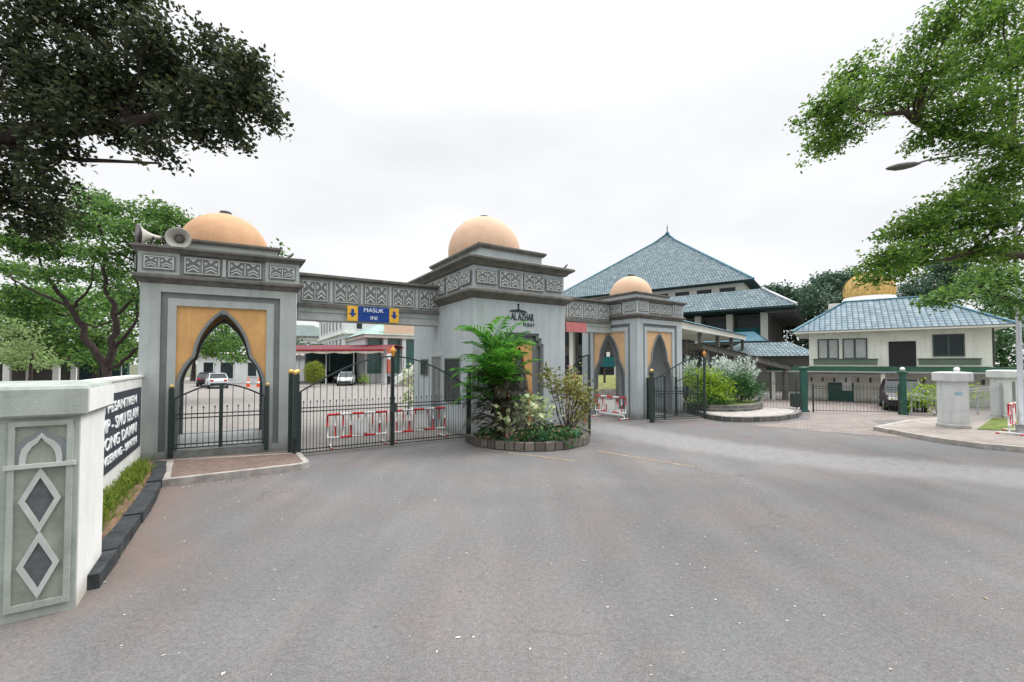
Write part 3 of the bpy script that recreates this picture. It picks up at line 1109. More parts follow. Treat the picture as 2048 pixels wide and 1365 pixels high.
# ------------------------------------------------------------------ middle gatehouse
def gatehouse():
    W, D = 3.92, 5.46
    t = thing('gatehouse', 'large domed gatehouse in the middle, behind the palm and planter', 'gatehouse', (-1.29, 13.9, 0), 33)
    F, LT = sideM('front', W, D), sideM('left', W, D)
    wall = MB()
    cx = W / 2
    half = [(0, 0), (cx - 0.95, 0), (cx - 0.95, 3.2), (cx - 0.86, 3.2), (cx - 0.86, 3.4), (cx - 0.75, 3.4), (cx - 0.75, 3.57), (cx, 3.57), (cx, 4.72), (0, 4.72)]
    wall.xz(half, 0, 0.28)
    wall.xz(list(reversed(mirror(half, cx))), 0, 0.28)
    wall.box(0, W, 0.28, D, 0, 4.72)
    wall.box(0.03, W - 0.03, 0.03, D - 0.03, 4.72, 5.85)
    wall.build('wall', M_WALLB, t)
    g = MB()
    st = [(cx - 0.95, 0.1), (cx - 0.95, 3.2), (cx - 0.86, 3.2), (cx - 0.86, 3.4), (cx - 0.75, 3.4), (cx - 0.75, 3.57), (cx, 3.57)]
    si = [(cx - 0.87, 0.1), (cx - 0.87, 3.12), (cx - 0.78, 3.12), (cx - 0.78, 3.32), (cx - 0.67, 3.32), (cx - 0.67, 3.49), (cx, 3.49)]
    strip(g, st, si, 0.06, 0.2)
    strip(g, mirror(si, cx), mirror(st, cx), 0.06, 0.2)
    for s in (1, -1):
        a, b2 = sorted((cx + s * 0.56, cx + s * 0.87))
        g.box(a, b2, 0.2, 0.279, 0.1, 3.3)
    g.box(cx - 0.56, cx + 0.56, 0.2, 0.279, 3.28, 3.48)
    g.build('niche_moulding', M_GROOVE, t)
    o = MB()
    P = arch_pts(cx, 0.40, 0.1, 3.1)
    half = [(cx - 0.56, 0.1), (cx - 0.56, 3.28), (cx, 3.28)] + list(reversed(P))
    o.xz(list(reversed(half)), 0.17, 0.28)
    o.xz(mirror(half, cx), 0.17, 0.28)
    o.build('niche_panel', M_OCHRE, t)
    n = MB()
    n.box(cx - 0.40, cx + 0.40, 0.262, 0.285, 0.1, 3.12)
    n.build('niche_back', M_SLATE, t)
    m = MB()
    m.sweep(0, W, 0, D, [(0.0, 4.66), (0.04, 4.68), (0.10, 4.74), (0.24, 4.86), (0.24, 4.93), (0.10, 5.0), (0.0, 5.02)])
    m.build('moulding', M_DARK, t)
    m = MB()
    m.sweep(0, W, 0, D, [(0.0, 5.76), (0.06, 5.78), (0.12, 5.86), (0.28, 5.95), (0.28, 6.02), (0.22, 6.05), (0.0, 6.06)])
    m.build('cornice', M_DARK, t)
    m = MB()
    m.sweep(0.62, W - 0.62, 0.62, D - 0.62, [(0.0, 6.04), (0.0, 6.52), (0.05, 6.54)])
    m.build('upper_tier', M_WALLB, t)
    m = MB()
    m.sweep(0.62, W - 0.62, 0.62, D - 0.62, [(0.0, 6.53), (0.06, 6.54), (0.14, 6.63), (0.14, 6.69), (-0.1, 6.74)])
    m.build('tier_cornice', M_DARK, t)
    dm = MB()
    r = 1.46
    cc = (W / 2, D / 2, 6.98)
    dm.lathe([(r * math.cos(R(a)), r * math.sin(R(a))) for a in range(-16, 87, 4)], 48, 0, cc)
    dome = dm.build('dome', M_DOME2, t)
    fm = MB()
    fm.lathe([(0.20, r - 0.04), (0.23, r + 0.0), (0.2, r + 0.06), (0.05, r + 0.09)], 14, 0, cc)
    fm.build('finial', M_FIN, dome)
    for side in ('front', 'right', 'left', 'back'):
        wl = W if side in ('front', 'back') else D
        panel(t, 0.52, 5.38, 0.80, 0.46, side, W, D, 0, 0.02)
        panel(t, wl - 0.52, 5.38, 0.80, 0.46, side, W, D, 0, 0.02)
        k = 2 if wl < 4.5 else 3
        iw = (wl - 2 * 1.0 - 0.12 * (k - 1)) / k
        for i in range(k):
            panel(t, 1.0 + iw / 2 + i * (iw + 0.12), 5.39, iw, 0.60, side, W, D, 0, 0.0)
    b = MB()
    b.box(cx - 0.03, cx + 0.03, -0.005, 0.03, 5.1, 5.68, 0, F)
    b.build('frieze_post', M_RELIEF, t)
    # openings on the side facing the car gate (local x runs towards the camera)
    def opening(d0, d1, z0, z1, glass, name):
        f = MB()
        x0, x1 = D - d1, D - d0
        for a in ((x0 - .05, x0, z0, z1), (x1, x1 + .05, z0, z1), (x0 - .05, x1 + .05, z0 - .05, z0), (x0 - .05, x1 + .05, z1, z1 + .05)):
            f.box(a[0], a[1], -0.035, 0.0, a[2], a[3], 0, LT)
        o = f.build(name, M_SILL if name == 'window' else M_WALL, t)
        p = MB()
        p.box(x0, x1, -0.008, 0.0, z0, z1, 0, LT)
        p.build('pane' if name == 'window' else 'door_panel', glass, o)
    opening(0.95, 2.12, 1.15, 2.64, M_GLASS, 'window')
    opening(3.86, 4.55, 2.05, 2.62, M_GLASS, 'window')
    opening(2.5, 3.38, 0.1, 2.75, M_GROOVE, 'door')
    # wall lettering and emblem on the front: a dome outline with a finial over the name
    text('lettering', 'AL AZHAR', 0.36, M_BLACKL, t, (1.98, -0.012, 4.12), (R(90), 0, 0), 0.98, 0.012, bold=0.006)
    text('lettering', 'PUSAT', 0.17, M_BLACKL, t, (2.26, -0.012, 3.86), (R(90), 0, 0), 0.5, 0.01)
    e = MB()
    arc = [(1.80 + 0.36 * math.cos(R(a)), 4.31 + 0.07 * math.sin(R(a))) for a in range(0, 181, 12)]
    e.xz([(x, z) for x, z in arc] + [(1.44, 4.29), (2.16, 4.29)], -0.022, 0.0)
    e.xz([(1.72, 4.36), (1.88, 4.36), (1.83, 4.42), (1.82, 4.50), (1.80, 4.55), (1.78, 4.50), (1.77, 4.42)], -0.024, 0.0)
    e.lathe([(0.0, -0.045), (0.035, -0.03), (0.045, 0.0), (0.035, 0.03), (0.0, 0.045)], 10, 0, (1.80, -0.012, 4.55))
    e.build('emblem', M_BLACKL, t)
    return t


gatehouse()


# ------------------------------------------------------------------ beams over the gates
def beam(label, loc, rz, Lg, np_, zb, zt):
    t = thing('gateway_beam', label, 'gateway beam', (*loc, 0), rz, 'frieze beams over the gateways')
    T = 0.55
    b = MB()
    zf0, zf1 = zb + 0.56, zt - 0.17
    b.box(0, Lg, 0, T, zb, zb + 0.14)
    b.box(0, Lg, 0.03, T - 0.03, zb + 0.14, zb + 0.27)
    b.box(0, Lg, 0, T, zb + 0.27, zb + 0.43)
    b.box(0, Lg, 0.03, T - 0.03, zf0, zf1)
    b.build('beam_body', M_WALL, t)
    g = MB()
    g.box(0, Lg, -0.07, T + 0.07, zb + 0.43, zb + 0.50)
    g.box(0, Lg, -0.04, T + 0.04, zb + 0.50, zf0)
    g.build('moulding', M_DARK, t)
    g = MB()
    g.box(0, Lg, -0.03, T + 0.03, zf1, zf1 + 0.06)
    g.box(0, Lg, -0.12, T + 0.12, zf1 + 0.06, zt - 0.03)
    g.prism([(0, -0.12), (Lg, -0.12), (Lg, T + 0.12), (0, T + 0.12)], zt - 0.03, zt, 0, None, [(0, 0.1), (Lg, 0.1), (Lg, T - 0.1), (0, T - 0.1)])
    g.build('cornice', M_DARK, t)
    w = Lg / np_
    for i in range(np_):
        for s in ('front', 'back'):
            panel(t, (i + 0.5) * w, (zf0 + zf1) / 2, w - 0.16, zf1 - zf0 - 0.1, s, Lg, T, 0, -0.03)
    for i in range(1, np_):
        p = MB()
        p.box(i * w - 0.025, i * w + 0.025, -0.02, 0.03, zf0 + 0.06, zf1 - 0.06)
        p.build('frieze_post', M_RELIEF, t)
    return t


b1 = beam('long grey frieze beam over the closed car gate', (-6.95, 13.77), 30.8, 4.95, 5, 3.93, 5.48)
beam('short grey frieze beam over the open exit gate, red sign on it', (0.94, 17.66), 33, 4.45, 5, 3.93, 5.45)

# entrance sign on the long beam
s = thing('entrance_sign', 'blue and yellow entry sign with arrows on the beam over the closed gate', 'sign', (-6.95, 13.77, 0), 30.8)
b = MB()
b.box(1.84, 2.90, -0.14, -0.09, 4.215, 4.46)
b.box(1.84, 2.90, -0.14, -0.09, 3.95, 4.205)
b.build('name_board', M_BLUE, s)
text('lettering', 'MASUK', 0.2, M_LETTER, s, (2.37, -0.145, 4.34), (R(90), 0, 0), 0.68, 0.004)
text('lettering', 'INI', 0.19, M_LETTER, s, (2.37, -0.145, 4.075), (R(90), 0, 0), 0.22, 0.004)
for x in (1.66, 3.08):
    b = MB()
    b.box(x - 0.17, x + 0.17, -0.14, -0.09, 3.95, 4.46)
    bo = b.build('arrow_board', M_YELLOW, s)
    a = MB()
    a.xz([(x - 0.045, 4.36), (x - 0.045, 4.22), (x - 0.12, 4.22), (x, 4.08), (x + 0.12, 4.22), (x + 0.045, 4.22), (x + 0.045, 4.36)], -0.147, -0.14)
    a.build('arrow', M_BLUE, bo)
s = MB()
s.box(1.60, 2.78, -0.14, -0.09, 3.88, 4.30)
o = s.build('exit_sign', M_REDS)
o.location = (0.94, 17.66, 0)
o.rotation_euler = (0, 0, R(33))
tag(o, 'plain red sign board on the short beam right of the gatehouse', 'sign')


# ------------------------------------------------------------------ iron gates
def leaf_mesh(Lg, zh, zf, z0=0.1, sp=0.155, mid=1.25, shape=1.0, stile=0.03, flip=False):
    b = MB()
    def top(x):
        return zh + (zf - zh) * math.sin(math.pi / 2 * min(1, x / Lg)) ** shape
    n = 12
    b.tube([(Lg * i / n, 0, top(Lg * i / n)) for i in range(n + 1)], 0.028, 4)
    b.box(-stile, stile, -stile, stile, z0 - 0.04, top(0))
    b.box(Lg - stile * 1.4, Lg + stile * 1.4, -stile, stile, z0 - 0.04, zf)
    for z in (z0, z0 + 0.09, mid - 0.05, mid + 0.05):
        b.box(0, Lg, -0.014, 0.014, z - 0.014, z + 0.014)
    k = max(3, int(Lg / sp))
    for i in range(1, k):
        x = Lg * i / k
        b.tube([(x, 0, z0), (x, 0, top(x))], 0.0095, 5, cap=False)
    for i in range(k):
        x = Lg * (i + 0.5) / k
        zt = mid + 0.18
        if zt < top(x) - 0.03:
            b.tube([(x, 0, z0), (x, 0, zt)], 0.008, 5, cap=False)
            b.lathe([(0.0, 0.0), (0.022, 0.03), (0.0, 0.09)], 6, 0, (x, 0, zt - 0.01))
    return b


def post_parts(t, x, y, z0, z1, r=0.06, ball=0.07, m=None):
    b = MB()
    b.box(x - r, x + r, y - r, y + r, z0, z1)
    p = b.build('post', m or M_GREEN, t)
    c = MB()
    c.lathe([(ball * math.sin(R(a)), -ball * math.cos(R(a))) for a in range(10, 171, 20)], 12, 0, (x, y, z1 + ball * 0.8))
    c.build('post_ball', M_GOLD, p)


FINIAL = [(0.03, 0), (0.06, 0.03), (0.035, 0.06), (0.09, 0.13), (0.10, 0.18), (0.05, 0.25), (0.02, 0.30), (0.0, 0.34)]


def finial(parent, x, y, z, m, s=1.0):
    b = MB()
    b.lathe([(r * s, q * s) for r, q in FINIAL], 12, 0, (x, y, z))
    b.build('finial', m, parent)


g = thing('car_gate', 'closed dark green iron double gate in front of the car park', 'gate', (-5.75, 11.35, 0), 31.5, 'dark green iron gates')
Lt = 5.05
l1 = leaf_mesh(Lt / 2 - 0.05, 1.74, 2.70).build('gate_leaf', M_GREEN, g)
l1.location = (0.1, 0, 0)
l2 = leaf_mesh(Lt / 2 - 0.05, 1.74, 2.70).build('gate_leaf', M_GREEN, g)
l2.location = (Lt - 0.02, 0, 0)
l2.rotation_euler = (0, 0, R(180))
finial(l1, Lt / 2 - 0.05, 0, 2.70, M_ORANGE, 1.0)
post_parts(g, 0.02, 0, 0, 2.22, 0.055)
post_parts(g, -0.13, 0.05, 0, 2.22, 0.05)
post_parts(g, -0.04, -0.16, 0, 2.2, 0.045)
post_parts(g, Lt + 0.06, 0, 0, 2.2, 0.06)
b = MB()
b.tube([(-0.02, -0.28, 0), (-0.02, -0.28, 0.55)], 0.03, 6)
b.build('stop_post', M_GREEN, g)
b = MB()
b.box(Lt / 2 - 0.03, Lt / 2 + 0.16, -0.06, -0.03, 1.05, 1.3)
b.build('lock_case', M_GREEN, g)


def tl(x, y, loc=(-9.174, 10.434), a=AL):
    a = R(a)
    return (loc[0] + x * math.cos(a) - y * math.sin(a), loc[1] + x * math.sin(a) + y * math.cos(a))


g = thing('arch_gate', 'closed low iron double gate in the big ochre arch by the sign wall', 'gate', (*tl(0.68, -0.07), 0), AL, 'dark green iron gates')
Lt = 2.08
a1 = leaf_mesh(Lt / 2 - 0.06, 1.60, 1.95, 0.36, 0.2, 1.16, 1.0, 0.022).build('gate_leaf', M_GREEN, g)
a1.location = (0.05, 0, 0)
a2 = leaf_mesh(Lt / 2 - 0.06, 1.60, 1.95, 0.36, 0.2, 1.16, 1.0, 0.022).build('gate_leaf', M_GREEN, g)
a2.location = (Lt - 0.05, 0, 0)
a2.rotation_euler = (0, 0, R(180))
post_parts(g, 0.0, 0, 0.15, 1.88, 0.05, 0.05)
post_parts(g, Lt, 0, 0.15, 1.88, 0.05, 0.05)

# exit gate: both leaves swung open
g = thing('exit_gate_leaf', 'open iron gate leaf hinged on the gatehouse, behind the planter shrubs', 'gate', (2.02, 16.55, 0), math.degrees(math.atan2(-2.12, 0.60)), 'dark green iron gates')
l = leaf_mesh(2.2, 1.78, 2.78)
l.build('gate_leaf', M_GREEN, g)
post_parts(g, -0.07, 0, 0, 2.15, 0.05)
g = thing('exit_gate_leaf', 'open iron gate leaf with gold topped post beside the green bushes', 'gate', (5.98, 18.0, 0), 17, 'dark green iron gates')
l = leaf_mesh(2.62, 1.80, 2.80, shape=1.15).build('gate_leaf', M_GREEN, g)
finial(l, 2.62, 0, 2.80, M_ORANGE, 0.8)
post_parts(g, -0.09, 0, 0, 2.12, 0.07, 0.08)
rt = lambda x, y: tl(x, y, (5.55, 18.8), AR)
for (x, ang, lab) in ((0.62, -97, 'small iron leaf folded out at the left jamb of the right hand arch'), (2.72, -48, 'small iron leaf folded out at the right jamb of the right hand arch')):
    g = thing('arch_gate_leaf', lab, 'gate', (*rt(x, -0.08), 0), AR + ang, 'dark green iron gates')
    leaf_mesh(0.95, 1.62, 1.95, 0.15, 0.19, 1.1, 1.0, 0.022).build('gate_leaf', M_GREEN, g)
    post_parts(g, 0, 0, 0, 1.85, 0.05, 0.045)


# ------------------------------------------------------------------ sign wall and boundary post
PA = 33.5
w0, w1 = Vector((-5.55, 4.92)), Vector((-9.22, 10.62))
wl = (w1 - w0).length
wa = math.degrees(math.atan2(w1.y - w0.y, w1.x - w0.x))
# local x runs from the post towards the tower, local -y is the side facing the forecourt's left; the sign is on +y... the face towards the drive
t = thing('sign_wall', 'long white wall with dark sign board between post and arch', 'wall', (w0.x, w0.y, 0), wa)
b = MB()
b.box(0, wl, -0.02, 0.24, 0, 2.16)
b.build('wall_body', M_WHITE, t)
b = MB()
b.box(0, wl, -0.05, 0.27, 2.16, 2.21)
b.build('coping', M_WHITE, t)
b = MB()
x0, x1, z0, z1 = 0.25, wl - 0.42, 0.52, 1.93
b.box(x0, x1, -0.045, -0.021, z0, z1)
sb = b.build('sign_board', M_BOARD, t)
cxs = (x0 + x1) / 2
rot = (R(90), 0, R(0))
for body, z, sz, wd in (('YAYASAN PESANTREN', 1.68, 0.26, 4.9), ('TK - SD - SMP - SMU ISLAM', 1.36, 0.33, 5.3), ('BUMI SERPONG DAMAI', 1.03, 0.31, 5.0), ('SEKTOR XIV TANGERANG - BANTEN', 0.74, 0.22, 5.1)):
    text('lettering', body, sz, M_LETTER, t, (cxs, -0.05, z), rot, wd, 0.008, bold=0.003)

t = thing('boundary_post', 'squat weathered wall post with two dark diamonds at the left edge', 'wall post', (-4.46, 4.40, 0), PA)
# local: corner nearest the drive at the origin, x runs left (negative) along the decorated front, y back
b = MB()
Wp, Dp = 1.15, 1.02
b.box(-Wp, 0, 0, Dp, 0, 1.97)
b.build('post_body', M_POST, t)
b = MB()
b.box(-0.001, 0.008, 0.02, Dp, 0, 1.96)
b.build('side_panel', M_WHITE, t)
b = MB()
b.sweep(-Wp, 0, 0, Dp, [(0.01, 1.955), (0.05, 1.97), (0.07, 1.99), (0.07, 2.24), (0.05, 2.27), (-0.1, 2.30)])
b.build('cap', M_POST, t)
b = MB()
b.box(0.06, 0.078, -0.04, Dp + 0.04, 2.0, 2.235)
b.build('cap_side', M_WHITE, t)
b = MB()
cx = -0.262
hw = 0.148
fr = MB()
fr.box(cx - hw - 0.075, cx - hw - 0.03, -0.03, 0, 0.16, 1.88)
fr.box(cx + hw + 0.03, cx + hw + 0.075, -0.03, 0, 0.16, 1.88)
fr.box(cx - hw - 0.075, cx + hw + 0.075, -0.03, 0, 0.10, 0.16)
fr.box(cx - hw - 0.075, cx + hw + 0.075, -0.03, 0, 1.88, 1.93)
fd = MB()
fd.box(cx - hw - 0.03, cx + hw + 0.03, -0.004, 0, 0.16, 1.88)
fd.build('field', mat('olive_grey_field', (0.27, 0.30, 0.25), 0.9, 0.16, 3, streak=0.2), t)
fr.build('frame', M_POST, t)


def diamond(z0, z1, w, bw):
    zc, h = (z0 + z1) / 2, (z1 - z0) / 2
    k = bw * math.hypot(w, h) / (w * h)
    P = [(cx - w, zc), (cx, zc + h), (cx + w, zc), (cx, zc - h), (cx - w, zc)]
    q = 1 - k
    Q = [(cx - w * q, zc), (cx, zc + h * q), (cx + w * q, zc), (cx, zc - h * q), (cx - w * q, zc)]
    return P, Q


rl = MB()
ins = MB()
for z0, z1 in ((0.825, 1.475), (0.19, 0.84)):
    P, Q = diamond(z0, z1, hw, 0.042)
    strip(rl, P, Q, -0.028, 0.0)
    ins.xz(list(reversed(Q[:4])), -0.012, 0.0)
rl.box(cx - hw - 0.10, cx + hw + 0.10, -0.045, 0, 1.47, 1.51)
A1 = [(cx - hw, 1.51), (cx - hw, 1.58), (cx - hw * 0.9, 1.66), (cx - hw * 0.62, 1.72), (cx - hw * 0.25, 1.76), (cx, 1.81)]
A2 = [(x + (cx - x) * 0.28, z if i == 0 else z - 0.045) for i, (x, z) in enumerate(A1)]
strip(rl, A1, A2, -0.026, 0)
strip(rl, mirror(A2, cx), mirror(A1, cx), -0.026, 0)
rl.build('relief', M_RIB, t)
ins.build('diamond_inlay', M_SLATE, t)
hd = MB()
B1 = [(cx + (x - cx) * 1.3, z if i == 0 else z + 0.045) for i, (x, z) in enumerate(A1)]
strip(hd, B1, A1, -0.016, 0)
strip(hd, mirror(A1, cx), mirror(B1, cx), -0.016, 0)
hd.build('arch_hood', M_GROOVE, t)
#PART3
# ================================================================== LOUDSPEAKERS, BIRDS, WEED ON THE TOWER
def horn(label, loc, rz, tilt=6, dark=False):
    t = thing('horn_loudspeaker', label, 'loudspeaker', loc, rz, 'horn loudspeakers on the tower roof')
    M = Matrix.Translation((0, 0, 0.27)) @ Matrix.Rotation(R(90 + tilt), 4, 'Y') @ Matrix.Scale(0.88, 4)
    b = MB()
    b.lathe([(0.05, -0.30), (0.055, -0.18), (0.08, -0.05), (0.13, 0.08), (0.205, 0.19), (0.30, 0.27), (0.312, 0.285), (0.29, 0.28), (0.195, 0.20), (0.12, 0.09), (0.07, -0.03), (0.01, -0.05)], 28, 0, (0, 0, 0), True, M)
    b.build('horn', M_HORN, t)
    if dark:
        b = MB()
        b.lathe([(0.305, 0.288), (0.287, 0.275), (0.19, 0.195), (0.115, 0.085), (0.0, -0.02)][::-1], 28, 0, (0, 0, 0.006), True, M @ Matrix.Translation((0, 0, 0.012)))
        b.build('mouth_lining', M_LAMP, t)
    b = MB()
    b.lathe([(0.10, -0.50), (0.11, -0.46), (0.11, -0.32), (0.06, -0.28)], 16, 0, (0, 0, 0), True, M)
    b.build('driver', M_LAMP, t)
    b = MB()
    b.lathe([(0.075, 0.03), (0.11, 0.10), (0.115, 0.12), (0.085, 0.15), (0.03, 0.17)], 16, 0, (0, 0, 0), True, M)
    b.build('throat_cone', M_DARK, t)
    b = MB()
    b.box(-0.03, 0.03, -0.10, 0.10, -0.02, 0.03)
    b.tube([(0, -0.08, 0), (-0.02, -0.08, 0.27)], 0.018, 5)
    b.tube([(0, 0.08, 0), (-0.02, 0.08, 0.27)], 0.018, 5)
    b.build('bracket', M_LAMP, t)
    return t


horn('horn loudspeaker turned away to the left, white back of its cone showing', (*tl(0.12, 0.33), 5.46), 234, 4, True)
horn('horn loudspeaker facing the forecourt, dark round throat showing', (*tl(0.72, 0.30), 5.46), -62)


def bird(label, loc, rz):
    t = thing('bird', label, 'bird', loc, rz, 'small birds on the cornices')
    r = bmesh.new()
    v = [r.verts.new(p) for p in ((-0.12, 0, 0.02), (-0.03, 0, 0.07), (0.02, 0, 0.12), (0.05, 0, 0.17), (0.085, 0, 0.165))]
    for a, b2 in zip(v, v[1:]):
        r.edges.new((a, b2))
    me = bpy.data.meshes.new('body')
    r.to_mesh(me)
    o = part('body', me, t)
    o.modifiers.new('skin', 'SKIN')
    for sv, q in zip(me.skin_vertices[0].data, (0.01, 0.035, 0.035, 0.022, 0.004)):
        sv.radius = (q, q)
    o.modifiers.new('sub', 'SUBSURF').levels = 1
    me.materials.append(M_FIN)
    b = MB()
    for s in (-1, 1):
        b.tube([(0.0, s * 0.015, 0.0), (-0.01, s * 0.015, 0.06)], 0.004, 4)
    b.build('leg', M_FIN, t)
    return t


bird('small dark bird on the cornice corner of the sign wall tower', (*tl(3.3, 0.06), 5.455), 60)
bird('small dark bird on the far cornice corner of the middle gatehouse', (*tl(3.9, -0.1, (-1.29, 13.9), 33), 6.055), 20)
t = thing('weed', 'green weed sprouting from the tower roof beside the dome', 'plant', (*tl(2.85, 1.0), 5.44))
b = MB()
r = random.Random(3)
for c in ((0, 0, 0.25), (0.12, 0.02, 0.42), (-0.15, 0, 0.36), (0.05, 0, 0.55), (0.2, -0.1, 0.2)):
    cluster(b, c, 0.15, 34, 0.12, r)
b.build('leaves', L_LEFT, t)
b = MB()
limb(b, [(0, 0, 0), (0.02, 0, 0.3), (0.06, 0, 0.55)], 0.012, 0.004, 5)
b.build('stem', M_BARK, t)

# ================================================================== PLANTER IN FRONT OF THE GATEHOUSE
PL = [(-1.50, 13.65), (-1.15, 12.95), (-0.5, 12.38), (0.3, 12.08), (1.1, 12.12), (1.8, 12.5), (2.3, 13.1), (2.5, 13.7), (2.40, 14.4), (2.12, 15.2), (1.9, 15.88), (-1.25, 13.84)]
t = thing('planter', 'low curved stone planter bed at the foot of the gatehouse', 'planter', (0, 0, 0))
b = kerbstrip(PL, 0.20, -0.05, 0.24, None, '', '', False)
b.build('stone_rim', M_STONE2, t)
b = MB()
b.prism(ring(PL, 0.19), -0.05, 0.17)
b.build('soil', M_SOIL, t)


def frond(b, base, az, length, rise, bend, r, mi=0, lw=0.5, n=22, wdt=0.03):
    """arching rib with two rows of leaflets"""
    pts, d = [], Vector((math.cos(az) * math.cos(rise), math.sin(az) * math.cos(rise), math.sin(rise)))
    p = Vector(base)
    st = length / n
    for i in range(n + 1):
        pts.append(p.copy())
        e = rise - bend * (i / n) ** 1.5
        d = Vector((math.cos(az) * math.cos(e), math.sin(az) * math.cos(e), math.sin(e)))
        p = p + d * st
    b.tube([pts[i] for i in range(0, n + 1, 2)], [0.02 * (1 - 0.8 * i / n) for i in range(0, n + 1, 2)], 4, mi)
    for i in range(5, n + 1):
        d = (pts[i] - pts[i - 1]).normalized()
        side = d.cross(Vector((0, 0, 1))).normalized()
        up = side.cross(d)
        f = i / n
        ll = lw * math.sin(math.pi * min(1, 0.15 + f * 0.85)) ** 0.6 * r.uniform(0.85, 1.1)
        for s in (-1, 1):
            q = (side * s * 0.85 + d * 0.7 + up * 0.25 + Vector((r.gauss(0, .06), r.gauss(0, .06), r.gauss(0, .06)))).normalized()
            a = pts[i]
            m = a + q * ll * 0.5
            tip = a + q * ll + Vector((0, 0, -0.28 * ll))
            w = d * wdt
            b.add([a, m + w, tip, m - w * 0.6], [(0, 1, 2, 3)], mi)


t = thing('palm', 'bushy green palm in the planter against the gatehouse corner', 'palm', (-0.42, 12.95, 0.15))
r = random.Random(11)
b, dead = MB(), MB()
for i in range(34):
    az = r.uniform(0, 2 * math.pi)
    rise = r.uniform(1.05, 1.5)
    h = r.uniform(0.9, 2.3)
    frond(b, (r.gauss(0, 0.13), r.gauss(0, 0.13), h), az, r.uniform(1.5, 2.1), rise, r.uniform(1.0, 2.1), r, 0, 0.62, 20, 0.055)
for i in range(12):
    frond(b, (r.gauss(0, 0.15), r.gauss(0, 0.15), r.uniform(0.8, 1.7)), r.uniform(0, 6.3), r.uniform(1.2, 1.7), r.uniform(0.6, 1.2), r.uniform(1.2, 2.0), r, 0, 0.55, 18, 0.05)
b.build('fronds', L_PALM, t)
for i in range(64):
    frond(dead, (r.gauss(0, 0.18), r.gauss(0, 0.18), r.uniform(0.3, 2.0)), r.uniform(0, 6.3), r.uniform(0.7, 1.3), r.uniform(0.3, 1.1), r.uniform(1.7, 2.8), r, 0, 0.38, 18, 0.03)
dead.build('dry_fronds', L_OLD, t)
b = MB()
for i in range(7):
    x, y = r.gauss(0, 0.1), r.gauss(0, 0.1)
    b.tube([(x, y, 0), (x * 1.2, y * 1.2, 0.9), (x * 1.6, y * 1.6, r.uniform(1.2, 1.8))], [0.05, 0.045, 0.03], 7)
b.build('stems', M_BARK2, t)


def shrub(name, label, base, clusters, lm, leafs, dens, seed, cat='shrub', group=None, stems=True, asp=0.55, shell=0.5, twig=6, droop=0.1, spread=2.0, bark=None):
    r = random.Random(seed)
    t = thing(name, label, cat, base, 0, group)
    lf, st = MB(), MB()
    for c, rad in clusters:
        rv = Vector(rad) if hasattr(rad, '__len__') else Vector((rad,) * 3)
        cluster(lf, c, rv, int(dens * rv.x * max(rv.y, rv.z)), leafs, r, asp, twig, shell, 0, droop, spread)
        if stems:
            limb(st, [(r.gauss(0, .06), r.gauss(0, .06), 0), (c[0] * 0.55, c[1] * 0.55, c[2] * 0.5), c], 0.022, 0.007, 5, 0.02, r)
    lf.build('leaves', lm, t)
    if st.v:
        st.build('stems', bark or M_BARK2, t)
    return t


shrub('croton_shrub', 'loose shrub with yellow and reddish leaves at the right of the planter', (1.72, 13.55, 0.15),
      [((-0.55, 0, 1.9), .26), ((-0.3, 0.1, 1.62), .26), ((0, 0, 1.75), .3), ((0.3, 0, 1.6), .3), ((0.55, 0, 1.45), .3), ((0.62, 0, 1.15), .26), ((0.2, 0.1, 2.15), .16), ((-0.62, 0, 2.12), .16), ((0.35, -0.1, 1.2), .26), ((0.5, 0, 0.8), .22), ((0.35, 0, 0.5), .24), ((-0.15, 0, 1.35), .24), ((0.05, 0, 0.9), .16)],
      L_CROTON, 0.135, 1700, 5, asp=0.45)
shrub('variegated_shrub', 'pale white and green leaved shrub in the middle of the planter', (0.35, 12.72, 0.15),
      [((0.15, 0, 1.18), .26), ((0.42, 0, 1.05), .24), ((-0.12, 0, 0.95), .25), ((-0.35, -0.1, 0.72), .24), ((-0.55, -0.1, 0.58), .2), ((0.25, 0, 0.78), .2), ((0.62, 0, 0.85), .18)],
      L_VARI, 0.19, 900, 6, asp=0.62)


def straps(name, label, loc, n, ln, seed, lm=None, group='strap leaved plants in the planter', wd=0.035):
    r = random.Random(seed)
    t = thing(name, label, 'plant', loc, 0, group)
    b = MB()
    for i in range(n):
        az, rise, L = r.uniform(0, 6.3), r.uniform(0.4, 1.35), ln * r.uniform(0.7, 1.15)
        pts = []
        p = Vector((r.gauss(0, .03), r.gauss(0, .03), 0))
        for k in range(6):
            e = rise - 1.1 * (k / 5) ** 1.6
            pts.append(p.copy())
            p = p + Vector((math.cos(az) * math.cos(e), math.sin(az) * math.cos(e), math.sin(e))) * L / 5
        s = Vector((-math.sin(az), math.cos(az), 0))
        vs = []
        for k, q in enumerate(pts):
            w = wd * (1 - (k / 5) ** 2) * 0.9 + 0.002
            vs += [q - s * w, q + s * w]
        b.add(vs, [(2 * k, 2 * k + 1, 2 * k + 3, 2 * k + 2) for k in range(5)], 0)
    b.build('leaves', lm or L_AGAVE, t)
    return t


